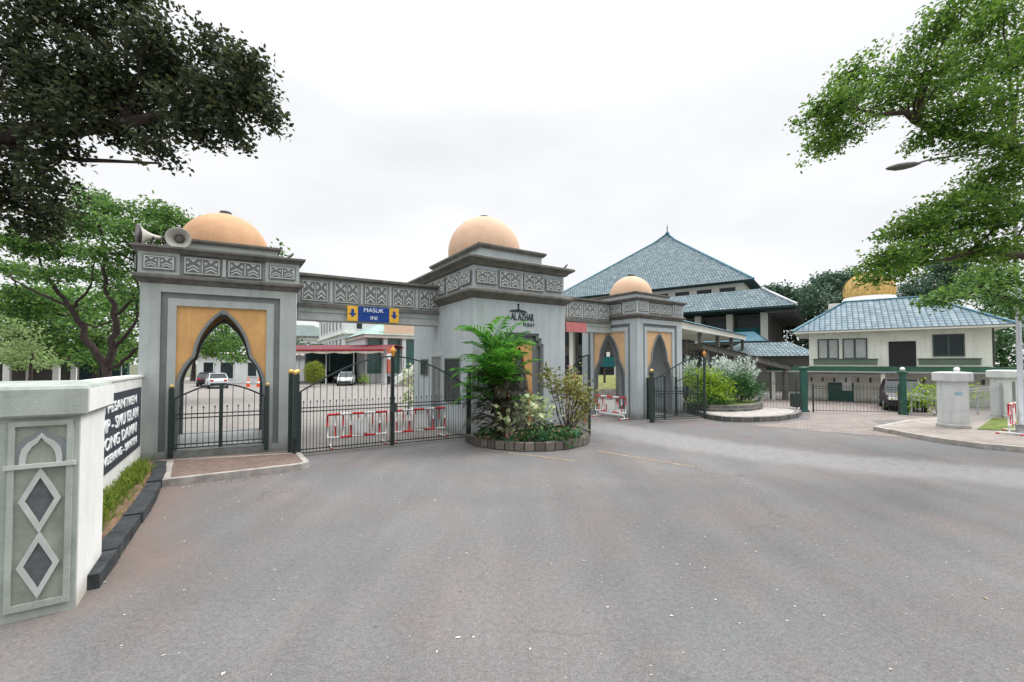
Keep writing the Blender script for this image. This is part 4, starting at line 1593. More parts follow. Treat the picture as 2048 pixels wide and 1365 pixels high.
straps('strap_plant', 'rosette of long green leaves below the pale shrub in the planter', (0.95, 12.6, 0.15), 34, 0.62, 1)
straps('strap_plant', 'rosette of green leaves at the right end of the planter', (1.95, 12.98, 0.15), 30, 0.55, 2)
straps('strap_plant', 'small green rosette in front of the palm', (-0.05, 12.45, 0.15), 24, 0.42, 3)
for i, (x, y, s, lab) in enumerate(((0.45, 12.48, .30, 'low dark leafy plant at the front rim of the planter'), (1.45, 12.6, .30, 'low dark leafy plant between the two green rosettes'), (1.0, 13.2, .36, 'low dark leafy plant under the loose shrub'), (-0.75, 12.85, .28, 'low dark leafy plant at the foot of the palm'))):
    shrub('leafy_plant', lab, (x, y, 0.15), [((0, 0, 0.2), (s, s, .24)), ((.15, 0, .3), s * .6)], L_BUSHD, 0.14, 1500, 20 + i, 'plant', 'low leafy plants in the planter', False)

# ================================================================== VERGE GRASS, LITTER
r = random.Random(5)
b = MB()
A, B = Vector((-5.75, 5.6)), Vector((-8.7, 10.2))
for k in range(1900):
    f = r.random()
    p = A.lerp(B, f) + Vector((r.gauss(0, 0.10), r.gauss(0, 0.10)))
    if noise.noise(Vector((p.x * 2.2, p.y * 2.2, 1))) < -0.18:
        continue
    h = r.uniform(0.10, 0.30)
    d = Vector((r.gauss(0, .35), r.gauss(0, .35), 1)).normalized()
    s = Vector((r.gauss(0, 1), r.gauss(0, 1), 0)).normalized() * 0.009
    q = Vector((p.x, p.y, 0.12))
    b.add([q - s, q + s, q + d * h * 0.6 + s * 0.8, q + d * h + Vector((d.x, d.y, -.15)) * h * .4, q + d * h * 0.6 - s * 0.8], [(0, 1, 2, 3, 4)])
tag(b.build('grass', L_GRASS), 'tufts of green grass along the foot of the sign wall', 'grass', None, 'stuff')
b = MB()
for k in range(620):
    y = 2.2 + 11 * r.random() ** 1.3
    x = r.uniform(-1.0, 1.0) * y * 1.05 + 0.5
    if x < -4.6 + (4.8 - y) * 0.7 and y > 3.5:
        continue
    s = r.uniform(0.006, 0.017) * (2.0 if r.random() < 0.03 else 1)
    a = r.uniform(0, 6.3)
    c, q = math.cos(a), math.sin(a)
    e = r.uniform(0.3, 0.8)
    tw = r.random() < 0.07
    if tw:
        s, e = s * 2.2, 0.12
    z = 0.004
    b.add([(x + c * s, y + q * s, z), (x - q * s * e, y + c * s * e, z + s * .3), (x - c * s, y - q * s, z + 0.002), (x + q * s * e, y - c * s * e, z + s * .2)], [(0, 1, 2, 3)], 1 if tw else 0)
edges = [((-7.0, 8.5), (-4.8, 9.9)), ((-6.05, 7.1), (-4.5, 4.7)), ((-8.1, 9.9), (-6.1, 7.2)), ((-1.1, 12.75), (0.3, 11.95)), ((0.3, 11.95), (1.9, 12.4)), ((1.9, 12.4), (2.55, 13.5)), ((13.3, 13.3), (14.5, 11.65)), ((9.1, 18.0), (13.1, 19.2))]
for e0, e1 in edges:                                          # grit and leaves gathered along the kerbs
    e0, e1 = Vector(e0), Vector(e1)
    nn = Vector(((e1 - e0).y, -(e1 - e0).x)).normalized()
    for k in range(int((e1 - e0).length * 34)):
        c0 = e0.lerp(e1, r.random()) + nn * abs(r.gauss(0, 0.11))
        sz, an = r.uniform(0.008, 0.022), r.uniform(0, 6.3)
        c, s_ = math.cos(an) * sz, math.sin(an) * sz
        e = r.uniform(.3, .7)
        b.add([(c0.x + c, c0.y + s_, .005), (c0.x - s_ * e, c0.y + c * e, .012), (c0.x - c, c0.y - s_, .006), (c0.x + s_ * e, c0.y - c * e, .01)], [(0, 1, 2, 3)], 1 if r.random() < .6 else 0)
tag(b.build('fallen_leaves', [L_LITTER, L_LITTERD]), 'pale fallen petals and dry twigs scattered over the asphalt', 'litter', None, 'stuff')


# ================================================================== TREES
def C(u, v, ru, Y, rv=None, ry=None):
    """crown cluster read off the photo"""
    k = Y / 850
    return (at(u, v, Y), (ru * k, (ry or ru) * k, (rv or ru) * k))


r = random.Random(9)
cl = []
for u, v, ru, rv in ((500, 195, 52, 42), (528, 215, 26, 34), (435, 215, 58, 58), (460, 262, 30, 24), (360, 215, 62, 55), (390, 258, 34, 20), (285, 240, 52, 52), (300, 290, 26, 30), (215, 200, 60, 48), (225, 262, 34, 26), (135, 215, 62, 50), (60, 215, 60, 60), (20, 180, 50, 40), (110, 180, 60, 36), (300, 175, 70, 30), (420, 170, 70, 26),
                     (100, 285, 42, 44), (70, 345, 34, 38), (95, 385, 24, 34), (75, 425, 36, 30), (25, 385, 34, 38), (18, 300, 20, 22), (5, 345, 26, 24), (60, 455, 26, 16), (-40, 240, 60, 60), (-60, 380, 60, 70), (490, 150, 50, 30), (340, 140, 70, 30), (200, 150, 70, 32), (90, 140, 70, 32), (20, 100, 70, 40), (150, 95, 60, 30), (40, 30, 80, 50), (170, 40, 80, 45), (290, 60, 70, 45), (300, 110, 70, 40), (420, 95, 60, 40), (480, 115, 40, 30), (60, -30, 90, 50), (230, -20, 90, 40)):
    cl.append(C(u, v, ru, r.uniform(5.7, 6.5), rv, 60))
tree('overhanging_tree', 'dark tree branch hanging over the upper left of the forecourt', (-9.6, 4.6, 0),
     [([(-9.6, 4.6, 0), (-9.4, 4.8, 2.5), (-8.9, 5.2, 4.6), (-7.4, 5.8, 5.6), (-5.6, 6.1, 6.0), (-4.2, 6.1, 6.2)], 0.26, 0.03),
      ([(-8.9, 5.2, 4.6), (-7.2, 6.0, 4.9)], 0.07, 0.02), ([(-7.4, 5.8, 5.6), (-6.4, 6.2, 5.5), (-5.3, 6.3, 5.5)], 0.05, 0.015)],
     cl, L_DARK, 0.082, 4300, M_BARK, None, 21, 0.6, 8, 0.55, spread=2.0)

cl = []
for u, v, ru, rv in ((1690, 200, 48, 42), (1668, 240, 34, 34), (1655, 285, 24, 26), (1700, 265, 34, 26), (1725, 175, 40, 22), (1640, 215, 22, 20),
                     (1790, 195, 40, 22), (1860, 185, 52, 34), (1900, 235, 48, 36), (1950, 200, 60, 46), (2020, 200, 60, 60), (1870, 270, 22, 22), (1965, 275, 56, 40), (2040, 290, 60, 60),
                     (2000, 345, 56, 30), (1985, 385, 70, 34), (1905, 410, 52, 28), (1850, 440, 46, 26), (1940, 445, 66, 34), (2030, 430, 60, 50), (1812, 462, 34, 18), (1880, 480, 44, 24), (1960, 500, 56, 26), (2035, 500, 50, 36), (1790, 505, 34, 20), (1770, 530, 34, 20), (1835, 520, 34, 18), (1780, 548, 30, 14), (2040, 120, 60, 40), (1960, 130, 60, 30), (2060, 70, 50, 40), (1880, 130, 50, 30), (1800, 140, 40, 26), (1960, 60, 60, 40), (1880, 60, 50, 34), (2030, 10, 60, 40), (1930, 10, 60, 40), (1720, 130, 30, 24)):
    cl.append(C(u, v, ru, r.uniform(9.3, 10.6), rv, 70))
tree('leafy_tree', 'large fresh green tree leaning in from the right edge', (17.5, 9.5, 0),
     [([(17.5, 9.5, 0), (16.6, 9.7, 3.5), (14.5, 10.0, 6.2), (12.0, 10.0, 7.6), (9.6, 10.0, 8.3), (8.2, 9.9, 8.5)], 0.30, 0.025),
      ([(16.6, 9.7, 3.5), (13.5, 10, 4.9), (11.0, 10.0, 5.2), (9.2, 10, 4.7)], 0.14, 0.02), ([(14.5, 10, 6.2), (12.2, 9.9, 6.0), (10.2, 10, 5.6)], 0.10, 0.02)],
     cl, L_RIGHT, 0.098, 2250, M_BARK2, None, 22, 0.5, 8, 0.55)

cl = []
for u, v, ru, rv in ((1960, 575, 50, 22), (1910, 590, 36, 16), (2020, 565, 44, 34), (2040, 605, 40, 30), (1880, 600, 26, 12), (1985, 545, 44, 16)):
    cl.append(C(u, v, ru, r.uniform(12.2, 13.2), rv, 60))
tree('small_tree', 'pale lime green tree low at the right edge in front of the lamp post', (18.3, 13.0, 0), [([(18.3, 13, 0), (17.6, 12.8, 2.5), (16.2, 12.7, 4.0), (14.5, 12.7, 4.5)], 0.13, 0.02)],
     cl, L_LEFT, 0.13, 1100, M_BARK2, None, 23, 0.5, 8, 0.6)

Yt = 16
P = lambda u, v, Y=Yt: at(u, v, Y)
limbs = [([P(213, 760) [:2] + (0,), P(214, 745), P(180, 690), P(152, 640), P(138, 615), P(112, 585), P(85, 545), P(60, 500)], 0.161, 0.03),
         ([P(214, 745), P(226, 700), P(231, 650), P(226, 620), P(208, 580), P(205, 520), P(190, 450), P(175, 395)], 0.143, 0.02),
         ([P(226, 700), P(250, 672), P(272, 640), P(276, 590), P(265, 520)], 0.074, 0.02), ([P(138, 615), P(105, 600), P(60, 580), P(20, 558)], 0.062, 0.02),
         ([P(140, 618), P(160, 595), P(178, 570), P(185, 520)], 0.062, 0.02), ([P(152, 640), P(190, 655), P(225, 640)], 0.031, 0.03), ([P(231, 630), P(262, 600), P(300, 560), P(310, 470), P(330, 440)], 0.062, 0.02),
         ([P(214, 740), P(240, 730), P(265, 705), P(285, 690)], 0.074, 0.05)]
cl = []
for u, v, ru, rv in ((175, 395, 46, 30), (215, 420, 42, 26), (140, 430, 44, 26), (180, 455, 50, 28), (95, 460, 46, 26), (240, 455, 40, 24), (300, 430, 40, 22), (335, 425, 34, 20), (355, 445, 26, 16), (310, 460, 44, 22), (265, 490, 36, 26), (60, 500, 52, 26), (20, 480, 46, 28), (130, 500, 48, 24), (200, 505, 44, 26), (15, 535, 40, 22), (85, 545, 44, 24), (155, 545, 38, 22), (225, 545, 30, 24), (262, 540, 24, 30), (30, 585, 36, 16), (265, 590, 22, 22), (240, 575, 24, 18), (330, 480, 30, 14)):
    cl.append(C(u, v, ru * 0.9, r.uniform(15, 17.5), rv * 0.72, 60))
tree('forked_tree', 'tall tree with dark forked trunk behind the sign wall', P(213, 760)[:2] + (0,), limbs, cl, L_LEFT, 0.145, 950, M_BARK, None, 31, 0.5, 8, 0.6)

cl = [C(u, v, ru, r.uniform(22, 27), rv, 60) for u, v, ru, rv in ((60, 620, 60, 30), (130, 630, 60, 32), (20, 650, 60, 34), (190, 650, 50, 34), (90, 670, 60, 30), (30, 690, 50, 28), (160, 690, 60, 26), (250, 640, 40, 40), (230, 700, 50, 24), (265, 610, 30, 30), (70, 590, 50, 24), (110, 705, 50, 20), (200, 715, 40, 22), (250, 690, 36, 30), (150, 600, 60, 30), (220, 600, 40, 30), (30, 610, 50, 30))]
tree('bushy_tree', 'pale green tree low behind the forked trunk', (-24.5, 25, 0), [([(-24.5, 25, 0), (-24.5, 25, 3.5), (-25.5, 25, 5)], 0.2, 0.05)], cl, L_LEFT, 0.24, 330, M_BARK, None, 32)
cl = [C(u, v, ru, r.uniform(17.5, 20), rv, 40) for u, v, ru, rv in ((25, 660, 44, 26), (60, 690, 40, 24), (10, 705, 44, 26), (50, 720, 36, 18), (85, 725, 24, 14))]
tree('bushy_tree', 'pale whitish green bush above the wall post at the left edge', (-21.2, 18.8, 0), [([(-21.2, 18.8, 0), (-21.2, 18.8, 3.4)], 0.1, 0.04)], cl, L_PALE, 0.16, 420, M_BARK, None, 33)
cl = [C(u, v, ru, r.uniform(27, 31), rv, 40) for u, v, ru, rv in ((440, 680, 30, 18), (465, 690, 26, 14), (425, 705, 26, 14), (450, 655, 26, 16), (470, 715, 22, 10), (415, 690, 20, 16), (480, 670, 20, 12))]
tree('bushy_tree', 'green tree seen through the big ochre arch', (-23.8, 29.2, 0), [([(-23.8, 29.2, 0), (-23.4, 29, 3.2), (-21, 29, 4.4)], 0.14, 0.05)], cl, L_LEFT, 0.22, 330, M_BARK, None, 34)

for i, (x0, y0, lab, q) in enumerate(((42.5, 58, 'dark tree crown rising between mosque and house roof', ((1640, 600, 40, 34), (1680, 575, 36, 26), (1700, 600, 36, 30), (1655, 560, 22, 14), (1690, 555, 22, 14), (1620, 620, 30, 24), (1725, 570, 30, 26))),
                                     (38.5, 62, 'dark tree crown just right of the mosque roof', ((1575, 590, 30, 16), (1600, 605, 30, 20), (1550, 580, 20, 10), (1620, 585, 20, 16), (1610, 640, 30, 30), (1620, 690, 30, 40), (1590, 680, 30, 40))),
                                     (58, 56, 'dark tree crown to the right of the golden dome', ((1850, 575, 40, 24), (1880, 550, 36, 26), (1920, 555, 44, 34), (1960, 560, 40, 40), (1830, 590, 30, 16), (1905, 525, 30, 18))),
                                     (46, 40, 'green tree behind the right end of the house', ((1995, 640, 30, 36), (2020, 690, 34, 40), (2030, 620, 40, 40), (1985, 690, 24, 34), (2045, 740, 30, 30), (2010, 720, 30, 26), (2000, 660, 30, 30), (2046, 670, 34, 40), (1990, 600, 30, 20))))):
    Yk = y0
    cl = [C(u, v, ru, Yk + r.uniform(-2, 2), rv, 40) for u, v, ru, rv in q]
    tree('background_tree', lab, (x0, y0, 0), [([(x0, y0, 0), (x0, y0, 6 if i < 3 else 4)], 0.4, 0.15)], cl, L_FAR if i < 3 else L_BUSHD, 0.45 if i < 3 else 0.3, 130 if i < 3 else 170, M_BARK, 'trees behind the buildings', 40 + i)

for i, (x0, y0, lab, qq) in enumerate(((-45, 60, 'dense dark tree behind the low pale building in the arch view', ((395, 690, 30, 26), (430, 700, 34, 24), (380, 660, 30, 30), (455, 690, 24, 20))),
                                      (-30, 66, 'dark tree behind the left end of the long red canopy', ((600, 700, 24, 14), (630, 702, 24, 12), (575, 690, 24, 18))))):
    cl = [C(u, v, ru, y0 + r.uniform(-2, 2), rv, 30) for u, v, ru, rv in qq]
    tree('background_tree', lab, (x0 if i == 0 else -34, y0, 0), [([(x0 if i == 0 else -34, y0, 0), (x0 if i == 0 else -34, y0, 4)], 0.35, 0.12)], cl, L_FAR, 0.42, 150, M_BARK, 'trees behind the buildings', 60 + i)

# ================================================================== RIGHT: LAMP POST, PILLARS, FENCES, BARRIERS
t = thing('street_lamp', 'tall grey street lamp at the right edge with long arm', 'street lamp', (16.72, 14.0, 0.14))
b = MB()
b.tube([(0, 0, 0), (0, 0, 4.5), (0, 0, 9.0)], [0.075, 0.062, 0.05], 12)
b.build('pole', M_STEEL, t)
b = MB()
b.tube([(0, 0, 8.75), (-0.5, 0, 9.25), (-1.5, 0, 9.35), (-2.8, 0, 9.15), (-3.25, 0, 9.02)], 0.035, 8)
b.build('arm', M_LAMP, t)
b = MB()
M = Matrix.Translation((-3.7, 0, 8.93)) @ Matrix.Rotation(R(-9), 4, 'Y') @ Matrix.Diagonal((1.15, 0.6, 0.46, 1))
b.lathe([(0.02, -0.5), (0.12, -0.42), (0.24, -0.2), (0.26, 0.05), (0.2, 0.3), (0.1, 0.46), (0.06, 0.52)], 14, 0, (0, 0, 0), True, M @ Matrix.Rotation(R(90), 4, 'Y'))
b.build('lamp_head', M_LAMP, t)
b = MB()
b.tube([(0, 0, 0), (0, 0, 0.35)], 0.14, 10)
b.build('base', M_STEEL, t)


def white_pillar(label, loc, rz, w=0.82, h=2.06, slot=False):
    t = thing('gate_pillar', label, 'pillar', (*loc, 0.13), rz, 'white pillars beside the sidewalk')
    b = MB()
    b.sweep(0, w, 0, w, [(0.03, 0), (0.03, 0.12), (0, 0.16), (0, h - 0.36)])
    b.build('shaft', M_PILLAR, t)
    b = MB()
    b.sweep(0, w, 0, w, [(0.03, h - 0.37), (0.09, h - 0.33), (0.09, h - 0.05), (0.05, h - 0.02), (-0.1, h)])
    b.build('cap', M_PILLAR, t)
    if slot:
        b = MB()
        b.box(w * 0.45, w * 0.62, -0.006, 0.01, 0.2, h - 0.5)
        b.build('slot', M_GROOVE, t)
    else:
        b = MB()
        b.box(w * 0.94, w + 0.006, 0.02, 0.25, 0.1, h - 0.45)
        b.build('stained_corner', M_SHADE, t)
    return t


t = white_pillar('white square pillar standing alone on the sidewalk', (15.86, 15.45), -12, 0.60)
b = MB()
b.lathe([(0.09 * math.sin(R(a)), 0.09 - 0.09 * math.cos(R(a))) for a in range(10, 171, 20)], 12, 0, (0.52, 0.4, 2.05))
b.build('globe', M_WPAINT, t)
b = MB()
b.box(0.16, 0.40, -0.006, 0.0, 1.22, 1.32)
b.build('sticker', mat('pale_blue_sticker', (0.28, 0.46, 0.56), 0.6), t)
white_pillar('white pillar with dark slot behind the street lamp', (21.25, 18.4), -12, 0.66, 2.08, True)


def rail_fence(name, label, p, q, h, sp, m, cat='fence', group=None, z=0.0, rails=(0.12, None)):
    p, q = Vector(p), Vector(q)
    L = (q - p).length
    t = thing(name, label, cat, (p.x, p.y, z), math.degrees(math.atan2(q.y - p.y, q.x - p.x)), group)
    b = MB()
    for zz in (rails[0], h - 0.2 if rails[1] is None else rails[1], h - 0.1):
        b = MB()
        b.box(0, L, -0.011, 0.011, zz - 0.011, zz + 0.011)
        b.build('rail', m, t)
    b = MB()
    k = int(L / sp)
    for i in range(k + 1):
        x = L * i / k
        b.tube([(x, 0, rails[0] - 0.05), (x, 0, h)], 0.007, 4, cap=False)
    b.build('bars', m, t)
    for x in (0, L):
        b = MB()
        b.box(x - 0.03, x + 0.03, -0.03, 0.03, 0, h + 0.05)
        b.build('post', m, t)
    return t


rail_fence('mesh_fence', 'thin grey rail fence between the two white pillars', (16.4, 15.7), (21.2, 18.5), 1.45, 0.13, M_STEEL, z=0.14)
sheet('lawn', [(16.5, 15.15), (19, 13.9), (23, 13.0), (24, 17), (20.7, 18.35)], 0.1, 0.16, M_GRASSM, 'patch of grass behind the white pillar')
shrub('hedge_bush', 'sunny yellow green bush behind the rail fence between the pillars', (20.4, 20.6, 0), [((0, 0, 1.0), (1.3, .7, .8)), ((1.2, -.4, .9), (.9, .6, .7)), ((-.8, .3, .7), (.7, .5, .6))], L_BUSH, 0.15, 420, 70, 'bush')


def green_post(label, loc, h, w, box=False):
    t = thing('gate_post', label, 'gate post', (*loc, 0), -16, 'green posts of the sliding gate')
    b = MB()
    b.sweep(-w / 2, w / 2, -w / 2, w / 2, [(0.05, 0), (0.05, 0.12), (0, 0.14), (0, h)])
    b.build('post_body', M_GREEN2, t)
    b = MB()
    b.sweep(-w / 2, w / 2, -w / 2, w / 2, [(0, h), (0.05, h + 0.02), (0.05, h + 0.09), (-0.05, h + 0.12)])
    b.build('post_cap', M_GREEN2, t)
    if box:
        b = MB()
        b.box(-w / 2 - 0.42, -w / 2, -0.2, 0.2, 0.25, 0.95)
        b.build('motor_box', M_GREEN, t)
    else:
        b = MB()
        b.lathe([(0.10 * math.sin(R(a)), 0.10 - 0.10 * math.cos(R(a))) for a in range(10, 171, 20)], 12, 0, (0, 0, h + 0.11))
        b.build('globe', M_WPAINT, t)


green_post('green gate post with motor box at the left of the sliding gate', (15.0, 21.9), 2.2, 0.27, True)
green_post('green gate post with white globe in front of the parked car', (19.05, 20.75), 2.0, 0.2)
rail_fence('sliding_gate', 'low dark sliding gate across the paver driveway', (15.3, 21.65), (18.8, 20.7), 1.42, 0.14, M_GREEN, 'gate')
rail_fence('iron_fence', 'short iron fence left of the green motor post', (12.9, 23.2), (14.75, 22.1), 1.6, 0.14, M_GREEN, 'fence')
rail_fence('iron_fence', 'low fence between the globe post and the white pillar', (19.3, 20.6), (21.2, 19.4), 1.0, 0.14, M_STEEL, 'fence')


def barrier(label, p, q, seed, z=0.0, board=True):
    p, q = Vector(p), Vector(q)
    L = (q - p).length
    t = thing('traffic_barrier', label, 'barrier', (p.x, p.y, z), math.degrees(math.atan2(q.y - p.y, q.x - p.x)), 'red and white traffic barriers')
    fr = MB()
    n = max(4, int(L / 0.32))
    for i in range(n):
        pass
    for zz, o in ((0.98, 0), (0.30, 1)):
        fr = MB()
        for i in range(n):
            fr.tube([(L * i / n, 0, zz), (L * (i + 1) / n, 0, zz)], 0.036, 6, (i + o) % 2)
        fr.build('rail', [M_RED, M_WPAINT], t)
    m = max(5, int(L / 0.2))
    for i in range(m + 1):
        x = L * i / m
        b = MB()
        b.tube([(x, 0, 0.64), (x, 0, 0.97)], 0.024, 5, i % 2)
        b.tube([(x, 0, 0.31), (x, 0, 0.64)], 0.024, 5, (i + 1) % 2)
        b.build('upright', [M_RED, M_WPAINT], t)
    if board:
        b = MB()
        b.box(L * 0.42, L * 0.66, -0.045, -0.028, 0.38, 0.82)
        b.build('board', M_WPAINT, t)
    for x in (0.08, L - 0.08):
        b = MB()
        b.tube([(x, 0, 0.3), (x, 0, 0.06)], 0.022, 6, 1)
        b.tube([(x, -0.28, 0.03), (x, -0.2, 0.055), (x, 0.2, 0.055), (x, 0.28, 0.03)], 0.024, 6, 1)
        for y in (-0.26, 0.26):
            b.box(x - 0.03, x + 0.03, y - 0.045, y + 0.045, 0.0, 0.05, 0)
        b.build('foot', [M_RED, M_WPAINT], t)


barrier('red and white barrier behind the left leaf of the closed gate', (-5.42, 12.55), (-3.95, 13.45), 1)
barrier('red and white barrier behind the right leaf of the closed gate', (-3.85, 13.5), (-2.30, 14.6), 2)
barrier('red and white barrier with letter board in front of the small tower arch', (3.95, 20.15), (4.98, 18.68), 3)
barrier('red and white barrier at the right edge beside the street lamp', (16.3, 14.0), (17.4, 14.75), 4, 0.15)

# ================================================================== RIGHT: GREEN BED
PF = [(8.75, 18.9), (9.1, 18.2), (10.0, 18.0), (11.6, 18.45), (13.0, 19.4), (14.0, 20.6), (14.3, 21.6), (12.8, 23.0), (9.0, 21.2)]
b = kerbstrip(PF, 0.25, -0.05, 0.21, None, '', '')
setting('platform_kerb', b, M_STONE, 'stone edge of the low walkway round the green bed')
sheet('platform', ring(PF, 0.24), -0.05, 0.205, M_KERBL, 'pale walkway round the green bed')
BD = [(8.7, 21.2), (9.4, 20.3), (10.4, 20.15), (11.5, 20.5), (12.6, 21.4), (13.2, 22.6), (13.3, 24.0), (12, 27), (9.5, 25)]
t = thing('garden_bed', 'raised stone garden bed with grass beside the small tower', 'garden bed', (0, 0, 0))
kerbstrip(BD, 0.24, 0, 0.50, None, '', '').build('stone_rim', M_STONE, t)
b = MB()
b.prism(ring(BD, 0.23), 0, 0.485)
b.build('turf', M_GRASSM, t)
shrub('bush', 'big yellow green bush nearest the small tower in the garden bed', (9.6, 21.3, 0.45), [((0, 0, .75), (.75, .6, .65)), ((.6, .2, 1.1), (.7, .6, .6)), ((-.4, .3, 1.25), (.6, .5, .55)), ((.3, -.3, .4), (.8, .5, .4)), ((1.1, .1, .7), (.6, .5, .6)), ((.3, .3, 1.45), (.6, .5, .4))], L_BUSH, 0.17, 1000, 51, 'bush', 'bushes in the garden bed', asp=0.4)
shrub('bush', 'deep green arching bush at the right of the garden bed', (11.6, 21.9, 0.45), [((0, 0, .8), (.75, .6, .7)), ((.7, .2, .75), (.6, .5, .6)), ((.3, .3, 1.25), (.7, .5, .45)), ((-.5, .3, .9), (.5, .4, .6)), ((1.1, .4, .5), (.5, .4, .45))], L_BUSHD, 0.18, 900, 52, 'bush', 'bushes in the garden bed', asp=0.4)
shrub('bush', 'low dark bush behind the open gate leaf', (9.1, 20.7, 0.3), [((0, 0, .35), (.6, .4, .4)), ((.7, 0, .3), (.5, .35, .35)), ((1.3, .1, .25), (.4, .3, .25))], L_BUSHD, 0.13, 1200, 53, 'bush', 'bushes in the garden bed')
for i, (x, y, lab) in enumerate(((9.2, 22.6, 'silver leaved plant behind the yellow green bush, nearest the tower'), (11.2, 23.2, 'silver leaved plant in the middle at the back of the garden bed'), (12.6, 23.4, 'tall silver leaved plant at the right end of the garden bed'))):
    r2 = random.Random(60 + i)
    t = thing('silver_plant', lab, 'plant', (x, y, 0.45), 0, 'silver leaved plants at the back of the bed')
    b, st = MB(), MB()
    for k in range(26):
        az, h, o = r2.uniform(0, 6.3), r2.uniform(1.5, 2.45), r2.uniform(0.1, 0.95)
        tip = Vector((math.cos(az) * o, math.sin(az) * o, h))
        limb(st, [(0, 0, 0), (tip.x * .5, tip.y * .5, h * .6), tuple(tip)], 0.012, 0.004, 4)
        for q in range(34):
            f = q / 34
            p = Vector((tip.x * (.5 + .5 * f), tip.y * (.5 + .5 * f), h * (.45 + .55 * f)))
            leaf(b, p, 0.24 * r2.uniform(.7, 1.2), r2, 0, 0.3, (r2.gauss(0, .8), r2.gauss(0, .8), .9))
    b.build('leaves', L_SILVER, t)
    st.build('stems', M_BARK2, t)


# ================================================================== MOSQUE
def hip(b, x0, x1, y0, y1, z0, rx0, rx1, ry0, ry1, z1, mi=0):
    """four roof slopes from an eave rectangle up to an inner rectangle"""
    E = [(x0, y0, z0), (x1, y0, z0), (x1, y1, z0), (x0, y1, z0)]
    T = [(rx0, ry0, z1), (rx1, ry0, z1), (rx1, ry1, z1), (rx0, ry1, z1)]
    for i in range(4):
        j = (i + 1) % 4
        a, c2 = Vector(T[j]), Vector(T[i])
        if (a - c2).length < 1e-5:
            b.quad(E[i], E[j], T[j], T[j], mi)
        else:
            b.quad(E[i], E[j], T[j], T[i], mi)
    return E, T


